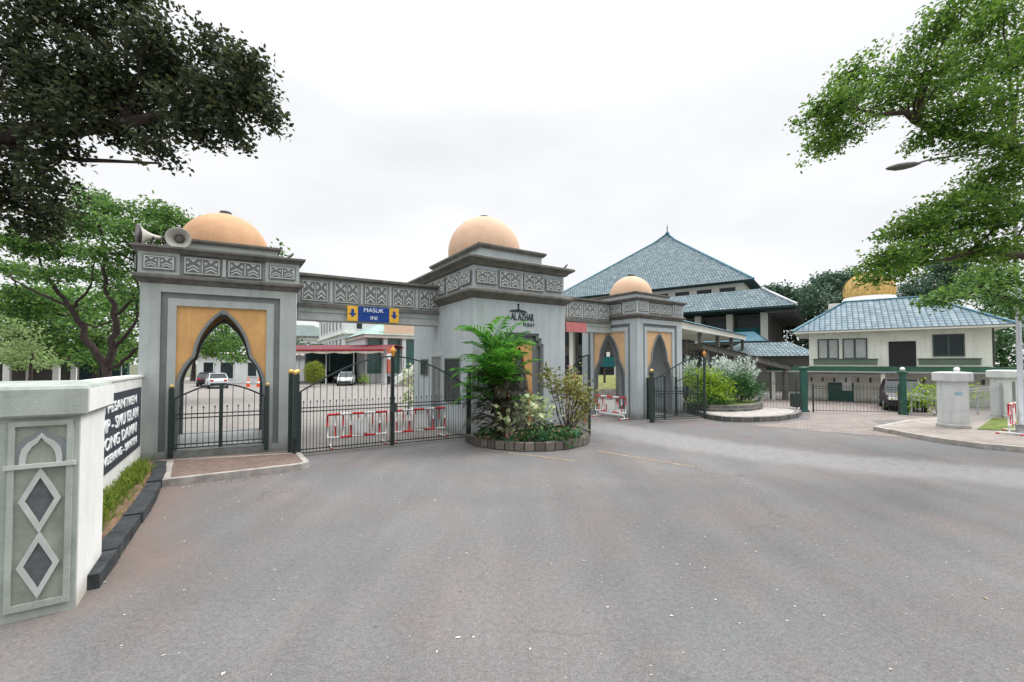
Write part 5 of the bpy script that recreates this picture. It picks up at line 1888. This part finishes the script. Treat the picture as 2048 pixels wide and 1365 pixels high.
def mosque():
    t = thing('mosque', 'large mosque with tiered blue grey pyramid roof behind the gates', 'mosque', (27.4, 48.0, 0), -36.87)
    S = 27.2
    # upper pyramid, slightly steeper near the apex
    b = MB()
    a = 0.88
    h0, h1 = 12.1, 22.9
    zi = h0 + (h1 - h0) * a - 0.18
    q = S / 2 * a
    hip(b, -S, 0, 0, S, h0, -S + q, -q, q, S - q, zi)
    hip(b, -S + q, -q, q, S - q, zi, -S / 2, -S / 2, S / 2, S / 2, h1 + 0.15)
    rf = b.build('roof', M_TILE, t)
    b = MB()
    for cx2, cy2 in ((0, 0), (-S, 0), (0, S), (-S, S)):
        mid = (-q if cx2 == 0 else -S + q, q if cy2 == 0 else S - q, zi)
        b.tube([(cx2, cy2, h0), mid, (-S / 2, S / 2, h1 + 0.15)], 0.16, 6)
    b.build('ridge', M_RIDGE, rf)
    b = MB()
    b.box(-S + 0.1, -0.1, 0.1, S - 0.1, h0 - 0.13, h0 - 0.02)
    b.build('soffit', M_DTEAL, t)
    b = MB()
    b.lathe([(0.30, 0), (0.34, 0.2), (0.12, 0.45), (0.06, 0.9), (0.10, 1.1), (0.04, 1.3), (0.02, 1.8)], 10, 0, (-S / 2, S / 2, h1 + 0.05))
    b.build('finial', M_RIDGE, t)
    # clerestory
    b = MB()
    b.box(-S + 1.2, -1.2, 1.2, S - 1.2, 9.5, h0 - 0.13)
    b.build('clerestory_wall', M_CREAM, t)
    for k in range(9):
        x = -2.9 - k * 2.6
        w = MB()
        w.box(x - 0.85, x + 0.85, 1.16, 1.2, 10.75, h0 - 0.55)
        w.build('window', M_GLASS, t)
    # lower tier roof
    b = MB()
    e0, e1 = 4.3, 0.9
    hip(b, -S - e0, e0, -e0, S + e0, 8.33, -S - e1, e1, -e1, S + e1, 10.75)
    b.add([(-S - e1, -e1, 10.75), (e1, -e1, 10.75), (e1, S + e1, 10.75), (-S - e1, S + e1, 10.75)], [(0, 1, 2, 3)], 0)
    rf = b.build('lower_roof', M_TILE, t)
    b = MB()
    for sx, sy in ((1, -1), (-1, -1), (1, 1), (-1, 1)):
        px = lambda e: (e if sx > 0 else -S - e)
        py = lambda e: (-e if sy < 0 else S + e)
        b.tube([(px(e0), py(e0), 8.36), (px(e1), py(e1), 10.78)], 0.15, 6)
    b.build('ridge', M_STEEL, rf)
    b = MB()
    b.box(-S - e0 + 0.05, e0 - 0.05, -e0 + 0.05, S + e0 - 0.05, 8.17, 8.31)
    b.build('lower_soffit', M_DTEAL, t)
    b = MB()
    for k in range(9):                                   # sloping soffit rafters on the right side
        y = -2.5 + k * 3.2
        b.box(1.5, e0 - 0.1, y - 0.06, y + 0.06, 7.78, 8.05)
    b.build('rafters', M_SHADE, t)
    # main body
    b = MB()
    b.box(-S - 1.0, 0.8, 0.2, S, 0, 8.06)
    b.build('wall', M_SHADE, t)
    for k in range(9):
        x = 1.1 - k * 3.4
        p = MB()
        p.box(x - 0.32, x + 0.32, -1.35, -0.72, 0, 8.05)
        p.build('column', M_CREAM, t)
        if k < 8:
            w = MB()
            w.box(x - 3.0, x - 0.45, 0.14, 0.2, 5.2, 7.6)
            w.build('window', M_GLASS, t)
            w = MB()
            w.box(x - 3.0, x - 0.45, 0.14, 0.2, 1.0, 3.6)
            w.build('window', M_GLASS, t)
    b = MB()
    b.box(-1.9, 0.75, -0.66, -0.6, 5.0, 6.5)
    b.build('teal_screen', M_TEAL, t)
    for k in range(6):
        y = 1.2 + k * 2.6
        w = MB()
        w.box(0.8, 0.86, y, y + 1.7, 5.0, 7.4)
        w.build('window', M_GLASS, t)
        p = MB()
        p.box(1.2, 1.5, y - 0.7, y - 0.35, 4.2, 8.05)
        p.build('column', M_SHADE, t)
    # little teal porch roof in front of the right hand corner
    b = MB()
    hip(b, -4.4, 1.8, -7.0, -1.4, 4.7, -3.2, 0.6, -5.2, -3.2, 5.75)
    b.build('porch_roof', M_RIDGE, t)
    b = MB()
    b.box(-4.3, 1.7, -6.9, -1.5, 4.42, 4.68)
    b.box(-3.6, 1.0, -6.2, -1.6, 0, 4.42)
    b.build('porch', M_SHADE, t)
    return t


mosque()


t = thing('annex', 'grey annex with dark hipped roof between mosque and cream house', 'building', (22.6, 39.5, 0), -36.87)
b = MB()
b.box(-3.5, 4.5, 0, 5, 0, 3.2)
b.build('wall', M_SHADE, t)
b = MB()
hip(b, -4.2, 5.2, -.7, 5.7, 3.15, -1.5, 2.5, 2.4, 2.6, 4.5)
b.build('roof', M_TILE, t)
b = MB()
b.box(-3.0, -1.6, -.03, 0.02, .9, 2.4)
b.build('window', M_GLASS, t)


def canopy(label, p, q, zl, zr, w, m_roof, m_fas, cols, thick=0.4, gable=True):
    """covered walkway from p to q, roof rising away from the camera side"""
    p, q = Vector(p), Vector(q)
    L = (q - p).length
    t = thing('walkway_canopy', label, 'canopy', (p.x, p.y, 0), math.degrees(math.atan2(q.y - p.y, q.x - p.x)), 'covered walkways below the mosque')
    b = MB()
    def sl(x, y, z):
        return (x, y, z + zl + (zr - zl) * x / L)
    G = 0.75 if gable else 0.03
    for (y0, z0, y1, z1) in ((-0.15, thick + 0.02, w / 2, thick + G), (w / 2, thick + G, w + 0.15, thick + 0.02)):
        b.quad(sl(-0.1, y0, z0), sl(L + 0.1, y0, z0), sl(L + 0.1, y1, z1), sl(-0.1, y1, z1))
    b.add([sl(L + 0.1, -0.15, thick), sl(L + 0.1, w + 0.15, thick), sl(L + 0.1, w / 2, thick + G - 0.01)], [(0, 1, 2)])
    b.add([sl(-0.1, -0.15, thick), sl(-0.1, w + 0.15, thick), sl(-0.1, w / 2, thick + G - 0.01)], [(0, 2, 1)])
    b.build('roof', m_roof, t)
    b = MB()
    vs = [sl(0, 0, 0), sl(L, 0, 0), sl(L, w, 0), sl(0, w, 0), sl(0, 0, thick), sl(L, 0, thick), sl(L, w, thick), sl(0, w, thick)]
    b.add(vs, [(0, 3, 2, 1), (4, 5, 6, 7), (0, 1, 5, 4), (1, 2, 6, 5), (2, 3, 7, 6), (3, 0, 4, 7)])
    b.build('fascia', m_fas, t)
    for k in range(cols):
        x = 0.4 + (L - 0.8) * k / (cols - 1)
        for y in (0.25, w - 0.25):
            c = MB()
            c.box(x - 0.13, x + 0.13, y - 0.13, y + 0.13, 0, zl + (zr - zl) * x / L)
            c.build('column', M_SHADE, t)


canopy('long cream edged walkway canopy leading back below the mosque roof', (9.7, 24.6), (22.6, 41.0), 4.55, 4.75, 4.2, M_RIDGE, M_CREAM, 5)
canopy('slim dark walkway canopy sloping down behind the silver plants', (12.3, 27.4), (18.9, 28.6), 3.42, 2.0, 1.6, M_STEEL, M_DARK, 3, 0.34, False)


# ================================================================== HOUSE ON THE RIGHT
def house():
    t = thing('house', 'two storey cream house with hipped blue tile roof on the right', 'house', (27.4, 23.0, 0), -36.87)
    b = MB()
    hip(b, -10.2, 0, 0, 7.6, 4.66, -7.25, -3.2, 3.75, 3.85, 6.85)
    rf = b.build('roof', M_TILE2, t)
    b = MB()
    for a in (((-10.2, 0, 4.68), (-7.25, 3.8, 6.88)), ((0, 0, 4.68), (-3.2, 3.8, 6.88)), ((-10.2, 7.6, 4.68), (-7.25, 3.8, 6.88)), ((0, 7.6, 4.68), (-3.2, 3.8, 6.88)), ((-7.25, 3.8, 6.88), (-3.2, 3.8, 6.88))):
        b.tube(a, 0.09, 6)
    b.build('ridge', M_RIDGE, rf)
    b = MB()
    b.box(-10.15, -0.05, 0.05, 7.55, 4.52, 4.64)
    b.build('eave_board', M_CREAM, t)
    x0, x1, y0 = -9.3, -0.8, 0.7
    b = MB()
    b.box(x0, x1, y0, 7.0, 2.3, 4.52)
    b.build('wall', M_CREAM, t)
    b = MB()
    b.box(x0 - 0.1, x1 + 0.1, y0 + 0.25, 7.0, 0, 2.3)
    b.build('ground_floor_wall', mat('off_white_block_wall', (0.74, 0.72, 0.66), 0.9, 0.08, 1.2, streak=0.15, dirt=(0.3, (0.25, 0.23, 0.2))), t)
    for (a, c, z0, z1, kind) in ((-8.75, -7.75, 2.86, 4.05, 'blind'), (-7.42, -6.30, 2.86, 4.05, 'blind'), (-3.15, -1.95, 2.98, 4.15, 'dark')):
        f = MB()
        for q in ((a - .07, a, z0, z1), (c, c + .07, z0, z1), (a - .07, c + .07, z1, z1 + .07), (a - .07, c + .07, z0 - .07, z0), ((a + c) / 2 - .05, (a + c) / 2 + .05, z0, z1)):
            f.box(q[0], q[1], y0 - 0.06, y0, q[2], q[3])
        f = f.build('window', M_FRAME, t)
        for (s0, s1) in ((a, (a + c) / 2 - .05), ((a + c) / 2 + .05, c)):
            g = MB()
            g.box(s0, s1, y0 - 0.02, y0, z0, z1)
            g.build('pane', M_CURTAIN if kind == 'blind' else M_GLASS, f)
    b = MB()
    b.box(-5.20, -3.95, y0 - 0.04, y0, 2.32, 3.86)
    d = b.build('balcony_door', M_BLACK, t)
    for (a, c) in ((-9.05, -5.75), (-3.85, -1.25)):
        p = MB()
        p.box(a, c, y0 - 0.05, y0, 2.42, 2.76)
        p.box(a - 0.04, c + 0.04, y0 - 0.09, y0, 2.76, 2.80)
        p.build('sill_panel', M_SILL, t)
    # canopy band over the ground floor
    b = MB()
    b.prism([(-11.7, -0.75), (1.2, -0.75), (1.2, 0.95), (-11.7, 0.95)], 1.97, 2.27)
    b.build('canopy_band', M_BANDG, t)
    b = MB()
    b.box(-11.7, 1.2, -0.82, -0.76, 1.92, 2.0)
    b.build('gutter', M_STEEL, t)
    b = MB()
    b.box(-9.0, -5.6, y0 + 0.13, y0 + 0.25, 1.66, 1.80)
    b.build('lintel', M_WPAINT, t)
    b = MB()
    b.box(-8.3, -6.95, y0 + 0.18, y0 + 0.25, 0.0, 1.2)
    b.build('service_door', M_GREEN2, t)
    b = MB()
    b.box(-7.55, -7.05, y0 + 0.15, y0 + 0.18, 0.7, 1.62)
    b.build('notice_board', M_WPAINT, t)
    b = MB()
    for k in range(14):
        x = -9.2 + k * 0.62
        b.box(x - 0.05, x + 0.05, y0 + 0.14, y0 + 0.25, 1.25, 1.55)
    tag(b.build('vent_slots', M_SHADE, t))
    for x in (-11.3, -5.6, 0.7):
        p = MB()
        p.box(x - 0.1, x + 0.1, -0.7, -0.5, 0, 1.95)
        p.build('canopy_column', M_CREAM, t)
    b = MB()
    b.tube([(x1 + 0.12, y0 + 0.3, 0), (x1 + 0.12, y0 + 0.3, 4.5)], 0.05, 6)
    b.build('drainpipe', M_LAMP, t)
    return t


house()
t = thing('domed_building', 'building with golden dome on white drum behind the house', 'building', (39.2, 46.5, 0), -36)
b = MB()
b.box(-3.6, 3.6, -3.6, 3.6, 0, 8.9)
b.build('wall', M_CREAM, t)
b = MB()
b.lathe([(2.35, 8.9), (2.35, 9.5), (2.22, 9.55), (2.22, 9.7)], 36)
b.build('drum', M_WHITE, t)
b = MB()
prof = [(2.12, 9.7), (2.22, 10.1), (2.24, 10.55), (2.12, 11.1), (1.85, 11.6), (1.4, 12.02), (0.8, 12.35), (0.1, 12.55)]
b.lathe(prof, 40)
d = b.build('dome', M_GOLDD, t)
b = MB()
for k in range(24):
    a = R(k * 15)
    b.tube([((r_ + .02) * math.cos(a), (r_ + .02) * math.sin(a), z_) for r_, z_ in prof], 0.045, 4)
tag(b.build('ribs', M_GOLDD, d))
for k in range(8):
    a = R(k * 45 + 12)
    M = Matrix.Rotation(a, 4, 'Z') @ Matrix.Translation((2.0, 0, 10.55)) @ Matrix.Rotation(R(18), 4, 'Y').inverted()
    b = MB()
    b.yz([(-0.30, 0), (0.30, 0), (0.30, 0.12), (0.12, 0.3), (0.18, 0.4), (0.05, 0.62), (0, 0.85), (-0.05, 0.62), (-0.18, 0.4), (-0.12, 0.3), (-0.30, 0.12)], 0.12, 0.30, 0, M)
    b.build('ornament', mat('bronze_ornament', (0.22, 0.14, 0.04), 0.6), d)


# ================================================================== CARS
def car(label, loc, rz, paint, seed=0, group='cars parked behind the gates', L=4.1, Hh=1.5, W=1.68, plate=True):
    t = thing('parked_car', label, 'car', (*loc, 0), rz, group)
    h = W / 2
    prof = [(-L / 2, .45, .78), (-L * .47, .32, .98), (-L * .38, .22, 1.02), (-L * .1, .2, .98), (L * .2, .2, .96), (L * .3, .22, .92), (L * .45, .28, .78), (L / 2, .42, .62)]
    b = MB()
    vs, fs = [], []
    for x, z0, z1 in prof:
        k = 1 - 0.14 * max(0, abs(x) / (L / 2) - 0.7) / 0.3
        for y, z in ((-h * .9, z0), (-h, z0 + .15), (-h, z1 - .12), (-h * .9, z1), (h * .9, z1), (h, z1 - .12), (h, z0 + .15), (h * .9, z0)):
            vs.append((x, y * k, z))
    n = len(prof)
    for i in range(n - 1):
        for k in range(8):
            fs.append((i * 8 + k, i * 8 + (k + 1) % 8, i * 8 + 8 + (k + 1) % 8, i * 8 + 8 + k))
    fs += [tuple(range(7, -1, -1)), tuple(range((n - 1) * 8, n * 8))]
    b.add(vs, fs, 0, False)
    b.build('body', paint, t)
    b = MB()
    cab = [(-L * .42, .98), (-L * .30, Hh - .06), (-L * .15, Hh), (L * .06, Hh - .02), (L * .27, .94)]
    vs, fs = [], []
    for x, z in cab:
        w = h * (.92 if z < 1.1 else .74)
        vs += [(x, -w, z), (x, w, z)]
    vs += [(-L * .42, -h * .92, .93), (-L * .42, h * .92, .93), (L * .27, -h * .92, .9), (L * .27, h * .92, .9)]
    fs = [(0, 2, 3, 1), (6, 8, 9, 7), (0, 8, 6, 4, 2), (1, 3, 5, 7, 9)]
    b.add(vs, fs, 0)
    b.build('windows', M_GLASS, t)
    b = MB()
    b.prism([(-L * .31, -h * .74), (L * .075, -h * .74), (L * .075, h * .74), (-L * .31, h * .74)], Hh - .05, Hh + .01)
    for s in (-1, 1):
        for (x0, z0, x1, z1) in ((L * .07, Hh - .03, L * .275, .93), (-L * .30, Hh - .04, -L * .425, .97), (-L * .1, Hh - .03, -L * .1, .97)):
            b.tube([(x0, s * h * .745, z0), (x1, s * h * .925, z1)], 0.035, 4)
    b.build('roof', paint, t)
    for x in (-L * .31, L * .31):
        for s in (-1, 1):
            M = Matrix.Translation((x, s * (h - .09), .31)) @ Matrix.Rotation(R(90), 4, 'X')
            b = MB()
            b.lathe([(.31, -.1), (.315, 0), (.31, .1)], 18, 0, (0, 0, 0), True, M)
            w = b.build('wheel', M_BLACK, t)
            b = MB()
            b.lathe([(.19, -.105), (.2, 0), (.19, .105)], 12, 0, (0, 0, 0), True, M)
            b.build('rim', M_STEEL, w)
    for s in (-1, 1):
        b = MB()
        b.box(L / 2 - .16, L / 2 - .0, s * h * .62 - .17, s * h * .62 + .17, .60, .74)
        b.build('headlight', M_WPAINT, t)
        b = MB()
        b.box(-L / 2 + .0, -L / 2 + .1, s * h * .66 - .14, s * h * .66 + .14, .70, .90)
        b.build('taillight', M_RED, t)
    b = MB()
    b.box(L / 2 - .02, L / 2 + .03, -h * .8, h * .8, .32, .5)
    b.box(-L / 2 - .03, -L / 2 + .02, -h * .8, h * .8, .40, .56)
    b.build('bumper', M_BLACK, t)
    return t


car('silver car seen from behind through the big ochre arch', (-30.0, 43.2), 130, M_CARW)
car('silver white car facing the closed gate under the red canopy', (-18.9, 48.6), -75, M_CARW)
car('dark car under the left part of the long red canopy', (-24.6, 55.0), -80, M_CARD)
car('grey car under the red canopy, half hidden by the clipped bush', (-21.9, 55.4), -80, mat('grey_car_paint', (0.16, 0.17, 0.18), 0.35, 0.04, 2, spec=0.4))
car('dark car parked at the left edge of the big arch view', (-33.6, 47.0), 120, M_CARD)
car('dark maroon car parked by the house behind the globe post', (21.3, 23.3), -127, M_CARD, Hh=1.62)


# ================================================================== BACKGROUND LEFT: CAR PARK, BUILDINGS
def windows_on(t, M, rows, m=M_GLASS, d=0.05):
    for (x0, x1, z0, z1) in rows:
        f = MB()
        for q in ((x0 - .1, x0, z0, z1), (x1, x1 + .1, z0, z1), (x0 - .1, x1 + .1, z1, z1 + .1), (x0 - .1, x1 + .1, z0 - .1, z0)):
            f.box(q[0], q[1], -0.1, 0, q[2], q[3], 0, M)
        f = f.build('window', M_BPAINT, t)
        p = MB()
        p.box(x0, x1, -0.03, 0, z0, z1, 0, M)
        p.build('pane', m, f)


t = thing('school_block', 'white three storey block with rows of windows behind the closed gate', 'building', (-24.4, 62, 0), 32)
b = MB()
b.box(0, 12, 0, 26, 0, 10.8)
b.build('wall', M_BPAINT, t)
b = MB()
b.sweep(0, 12, 0, 26, [(0, 6.75), (.35, 6.8), (.35, 7.05), (0, 7.1)])
b.sweep(0, 12, 0, 26, [(0, 10.6), (.5, 10.7), (.5, 11.0), (-.3, 11.1)])
b.build('cornice', M_CREAM, t)
windows_on(t, sideM('left', 12, 26), [(x, x + 1.3, z0, z1) for x in (3.0, 6.2, 9.4, 12.6, 15.8, 19.0, 22.2) for z0, z1 in ((4.2, 6.2), (7.8, 9.8), (0.9, 2.8))])
windows_on(t, Matrix.Identity(4), [(5.6, 6.9, 4.4, 6.2), (1.6, 2.4, 7.6, 8.6), (7.6, 8.8, 7.7, 9.2), (5.6, 6.9, 2.2, 3.4)])

t = thing('school_hall', 'pale hall with green glass and white columns left of the gatehouse', 'building', (-18.2, 53.0, 0), 32)
b = MB()
b.box(0, 14, 0.6, 12, 0, 6.4)
b.build('wall', M_BPAINT, t)
for k in range(4):
    g = MB()
    g.box(0.3 + k * 2.4, 2.0 + k * 2.4, 0.52, 0.6, 1.2, 5.6)
    g.build('window', M_GGLASS, t)
    c = MB()
    c.box(2.05 + k * 2.4, 2.55 + k * 2.4, -0.4, 0.1, 0, 5.7)
    c.build('column', M_BPAINT, t)
b = MB()
b.box(-0.3, 14.3, -0.7, 12, 5.7, 6.1)
b.build('cornice', M_CREAM, t)
b = MB()
hip(b, -0.6, 14.6, -0.9, 12.5, 6.1, 3, 11, 5, 7, 8.0)
b.build('roof', mat('pale_green_roof', (0.25, 0.36, 0.33), 0.7, 0.12, 1), t)
b = MB()
b.box(2.3, 8.0, -0.55, 0.6, 6.1, 7.6)
b.build('parapet', M_PEACH, t)
t = thing('staircase', 'white outdoor staircase rising to the hall behind the right gate leaf', 'staircase', (-12.3, 45.5, 0), 32)
b = MB()
b.xz([(0, 0), (5.4, 0), (5.4, 3.3), (5.0, 3.3)] + [p for k in range(14) for p in ((4.9 - k * .35, 3.15 - k * .225), (4.55 - k * .35, 3.15 - k * .225))], 0.25, 2.0)
b.build('steps', M_KERBL, t)
b = MB()
b.xz([(-0.3, 0.2), (-0.3, 0.9), (4.9, 4.2), (5.4, 4.2), (5.4, 3.4)], 0.0, 0.22)
b.build('balustrade', M_BPAINT, t)

t = thing('far_house', 'distant white house with grey green hipped roof left of the white block', 'house', (-47, 92, 0), 20)
b = MB()
b.box(-9, 9, 0, 10, 0, 8.4)
b.build('wall', M_BPAINT, t)
b = MB()
hip(b, -9.8, 9.8, -.8, 10.8, 8.4, -3, 3, 4.9, 5.1, 11.2)
b.build('roof', mat('grey_green_roof', (0.12, 0.16, 0.15), 0.8, 0.12, 1), t)
b = MB()
b.sweep(-9, 9, 0, 10, [(0, 7.6), (.3, 7.65), (.3, 8.0), (0, 8.05)])
b.build('cornice', M_CREAM, t)


def carport(label, loc, rz, L, D, z, cols, seed=1):
    t = thing('carport', label, 'carport', (*loc, 0), rz, 'red canopies over the car park')
    b = MB()
    b.yz([(-0.2, z), (D * .5, z + 0.75), (D, z + 0.45), (D, z + 0.53), (D * .5, z + 0.87), (-0.2, z + 0.12)], 0, L)
    b.build('roof', mat('dull_red_canopy_roof', (0.12, 0.02, 0.025), 0.7, 0.15, 1), t)
    b = MB()
    b.box(0, L, -0.26, -0.2, z - 0.02, z + 0.20)
    b.build('fascia', mat('red_canopy_edge', (0.27, 0.022, 0.035), 0.6, 0.15, 1.5), t)
    b = MB()
    n = int(L / 0.4)
    for i in range(n):
        x0, x1 = L * i / n, L * (i + 1) / n
        s = 0.14 + 0.14 * abs(math.sin(i * math.pi / 7))
        b.add([(x0, -0.23, z - 0.06), (x1, -0.23, z - 0.06), (x1, -0.2, z - 0.06 - s), (x0, -0.2, z - 0.06 - s * .95)], [(0, 1, 2, 3)])
    b.build('valance', mat('beige_canvas', (0.55, 0.50, 0.43), 0.9), t)
    for i in range(cols):
        x = 0.4 + (L - 0.8) * i / (cols - 1)
        for y in (0.2, D - 0.3):
            c = MB()
            c.tube([(x, y, 0), (x, y, z + .1)], 0.07, 8)
            c.build('column', M_STEEL, t)
    b = MB()
    b.box(0, L, D + 0.05, D + 0.3, 0, z + 0.3)
    b.build('back_wall', M_DTEAL, t)


carport('long red canopy over the car park seen through the closed gate', (-29.5, 51.5), -8, 14.8, 7, 3.95, 5)
carport('red canopy at the far left behind the forked tree', (-52, 42), 4, 8.5, 6, 2.95, 4)
t = thing('low_building', 'low pale building with dark windows seen through the big ochre arch', 'building', (-40, 54, 0), -8)
b = MB()
b.box(0, 9.5, 0, 8, 0, 3.5)
b.build('wall', M_BPAINT, t)
b = MB()
b.sweep(0, 9.5, 0, 8, [(0, 3.4), (.5, 3.45), (.5, 3.65), (-.5, 3.9)])
b.build('roof', M_KERBL, t)
windows_on(t, Matrix.Identity(4), [(1.0, 2.4, 0.9, 2.6), (3.4, 5.2, 0.6, 2.6), (7.2, 8.4, 0.9, 2.6)])
t = thing('pavilion', 'small white columned pavilion behind the wall at the far left', 'pavilion', (-31, 26.5, 0), 30)
b = MB()
b.box(-2.6, 2.6, -1.6, 1.6, 2.55, 2.75)
b.build('roof', M_DTEAL, t)
for x in (-2.3, 0.2, 2.3):
    for y in (-1.4, 1.4):
        c = MB()
        c.box(x - .14, x + .14, y - .14, y + .14, 0, 2.55)
        c.build('column', M_WPAINT, t)
b = MB()
b.box(-2.5, 2.5, 1.45, 1.55, 0.1, 2.5)
b.build('back_screen', M_SHADE, t)


def cone(label, x, y):
    t = thing('traffic_cone', label, 'cone', (x, y, 0), 0, 'orange cones on the car park')
    b = MB()
    b.box(-.24, .24, -.24, .24, 0, .05)
    b.build('base', M_CONE, t)
    b = MB()
    b.lathe([(.19, .05), (.12, .45), (.04, .95), (.03, .98)], 14)
    b.build('cone_body', M_CONE, t)
    b = MB()
    b.lathe([(.142, .36), (.108, .56)], 14)
    b.build('band', M_WPAINT, t)


cone('orange traffic cone, left one of the pair in the big arch', -27.9, 45)
cone('orange traffic cone, right one of the pair in the big arch', -26.8, 45)
shrub('topiary_bush', 'clipped round yellow green bush left of the white car', (-20.9, 45, 0), [((0, 0, 1.55), (.95, .95, 1.2))], L_TOPI, 0.12, 3400, 80, 'bush', None, True, shell=0.12)
shrub('yellow_shrub', 'small yellow green shrub right of the white car', (-16.6, 47.5, 0), [((0, 0, .8), (.5, .5, .6)), ((.4, 0, .5), (.4, .4, .4))], L_BUSH, 0.14, 700, 81, 'shrub')
shrub('potted_plant', 'white and green plant beside the gatehouse wall behind the gate', (-5.0, 20.6, 0), [((0, 0, 1.5), (.35, .35, .5)), ((.1, 0, .8), (.4, .4, .4)), ((.15, 0, 2.1), (.25, .25, .35))], L_VARI, 0.2, 420, 82, 'plant')


def motorbike(label, x, y, rz):
    t = thing('motorcycle', label, 'motorcycle', (x, y, 0), rz, 'motorcycles under the canopy')
    for dx in (-.6, .6):
        b = MB()
        b.lathe([(.22, -.05), (.29, -.04), (.30, 0), (.29, .04), (.22, .05)], 16, 0, (0, 0, 0), True, Matrix.Translation((dx, 0, .3)) @ Matrix.Rotation(R(90), 4, 'X'))
        b.build('wheel', M_BLACK, t)
    b = MB()
    b.xz([(-.5, .35), (.1, .3), (.45, .55), (.62, .95), (.5, 1.0), (.3, .7), (-.1, .62), (-.75, .8), (-.8, .7)], -.13, .13)
    b.build('body', M_CARD, t)
    b = MB()
    b.xz([(-.75, .8), (-.05, .68), (0, .76), (-.7, .88)], -.12, .12)
    b.build('seat', M_BLACK, t)
    b = MB()
    b.tube([(.5, -.35, 1.06), (.55, 0, 1.02), (.5, .35, 1.06)], .02, 6)
    b.build('handlebar', M_STEEL, t)


motorbike('dark motorcycle parked just right of the white car', -17.9, 50.2, -70)
motorbike('dark motorcycle parked under the right end of the red canopy', -14.6, 50.5, -80)
t = thing('flag_banner', 'red and white banner hanging behind the centre of the closed gate', 'banner', (-12.9, 43.5, 0))
b = MB()
b.tube([(0, 0, 0), (0, 0, 4.2)], .035, 6)
b.build('pole', M_STEEL, t)
b = MB()
for k, (z0, z1) in enumerate(((1.5, 2.2), (2.2, 2.9), (2.9, 3.5), (3.5, 4.1))):
    vs = []
    for i in range(6):
        x = 0.05 + i * .12
        y = .05 * math.sin(i * 1.4 + k)
        vs += [(x, y, z0), (x, y, z1)]
    b.add(vs, [(2 * i, 2 * i + 2, 2 * i + 3, 2 * i + 1) for i in range(5)], 0 if k != 2 else 1)
b.build('cloth', [mat('faded_red_cloth', (0.55, 0.16, 0.12), 0.9), M_WPAINT], t)

# lawn mound and teal board seen through the small tower
b = MB()
b.add([(4.5, 30, 0), (12.5, 30, 0), (12.5, 30, .62), (4.5, 30, .62), (4.5, 48, 1.2), (12.5, 46, 1.2)], [(0, 1, 2, 3), (3, 2, 5, 4)])
setting('lawn_mound', b, mat('dry_lawn', (0.16, 0.17, 0.05), 0.95, 0.25, 1.2, 0.4, 20), 'sloping lawn seen through the small tower arch')
b = MB()
b.box(4.4, 12.6, 29.75, 29.98, 0, .7)
setting('lawn_kerb', b, M_KERBL, 'pale kerb at the foot of the sloping lawn')
t = thing('notice_sign', 'teal notice board on brown post seen through the small tower arch', 'sign', (7.85, 36, 0.7))
b = MB()
b.box(-.9, .9, -.04, .04, 1.5, 2.35)
b.build('board', M_TEAL, t)
b = MB()
b.box(-.08, .08, .04, .2, 0, 2.2)
b.build('post', M_BARK2, t)
b = MB()
for x in (-.22, .3):
    b.box(x - .14, x + .14, -.03, .03, 2.36, 2.75)
b.build('top_plate', M_WPAINT, t)
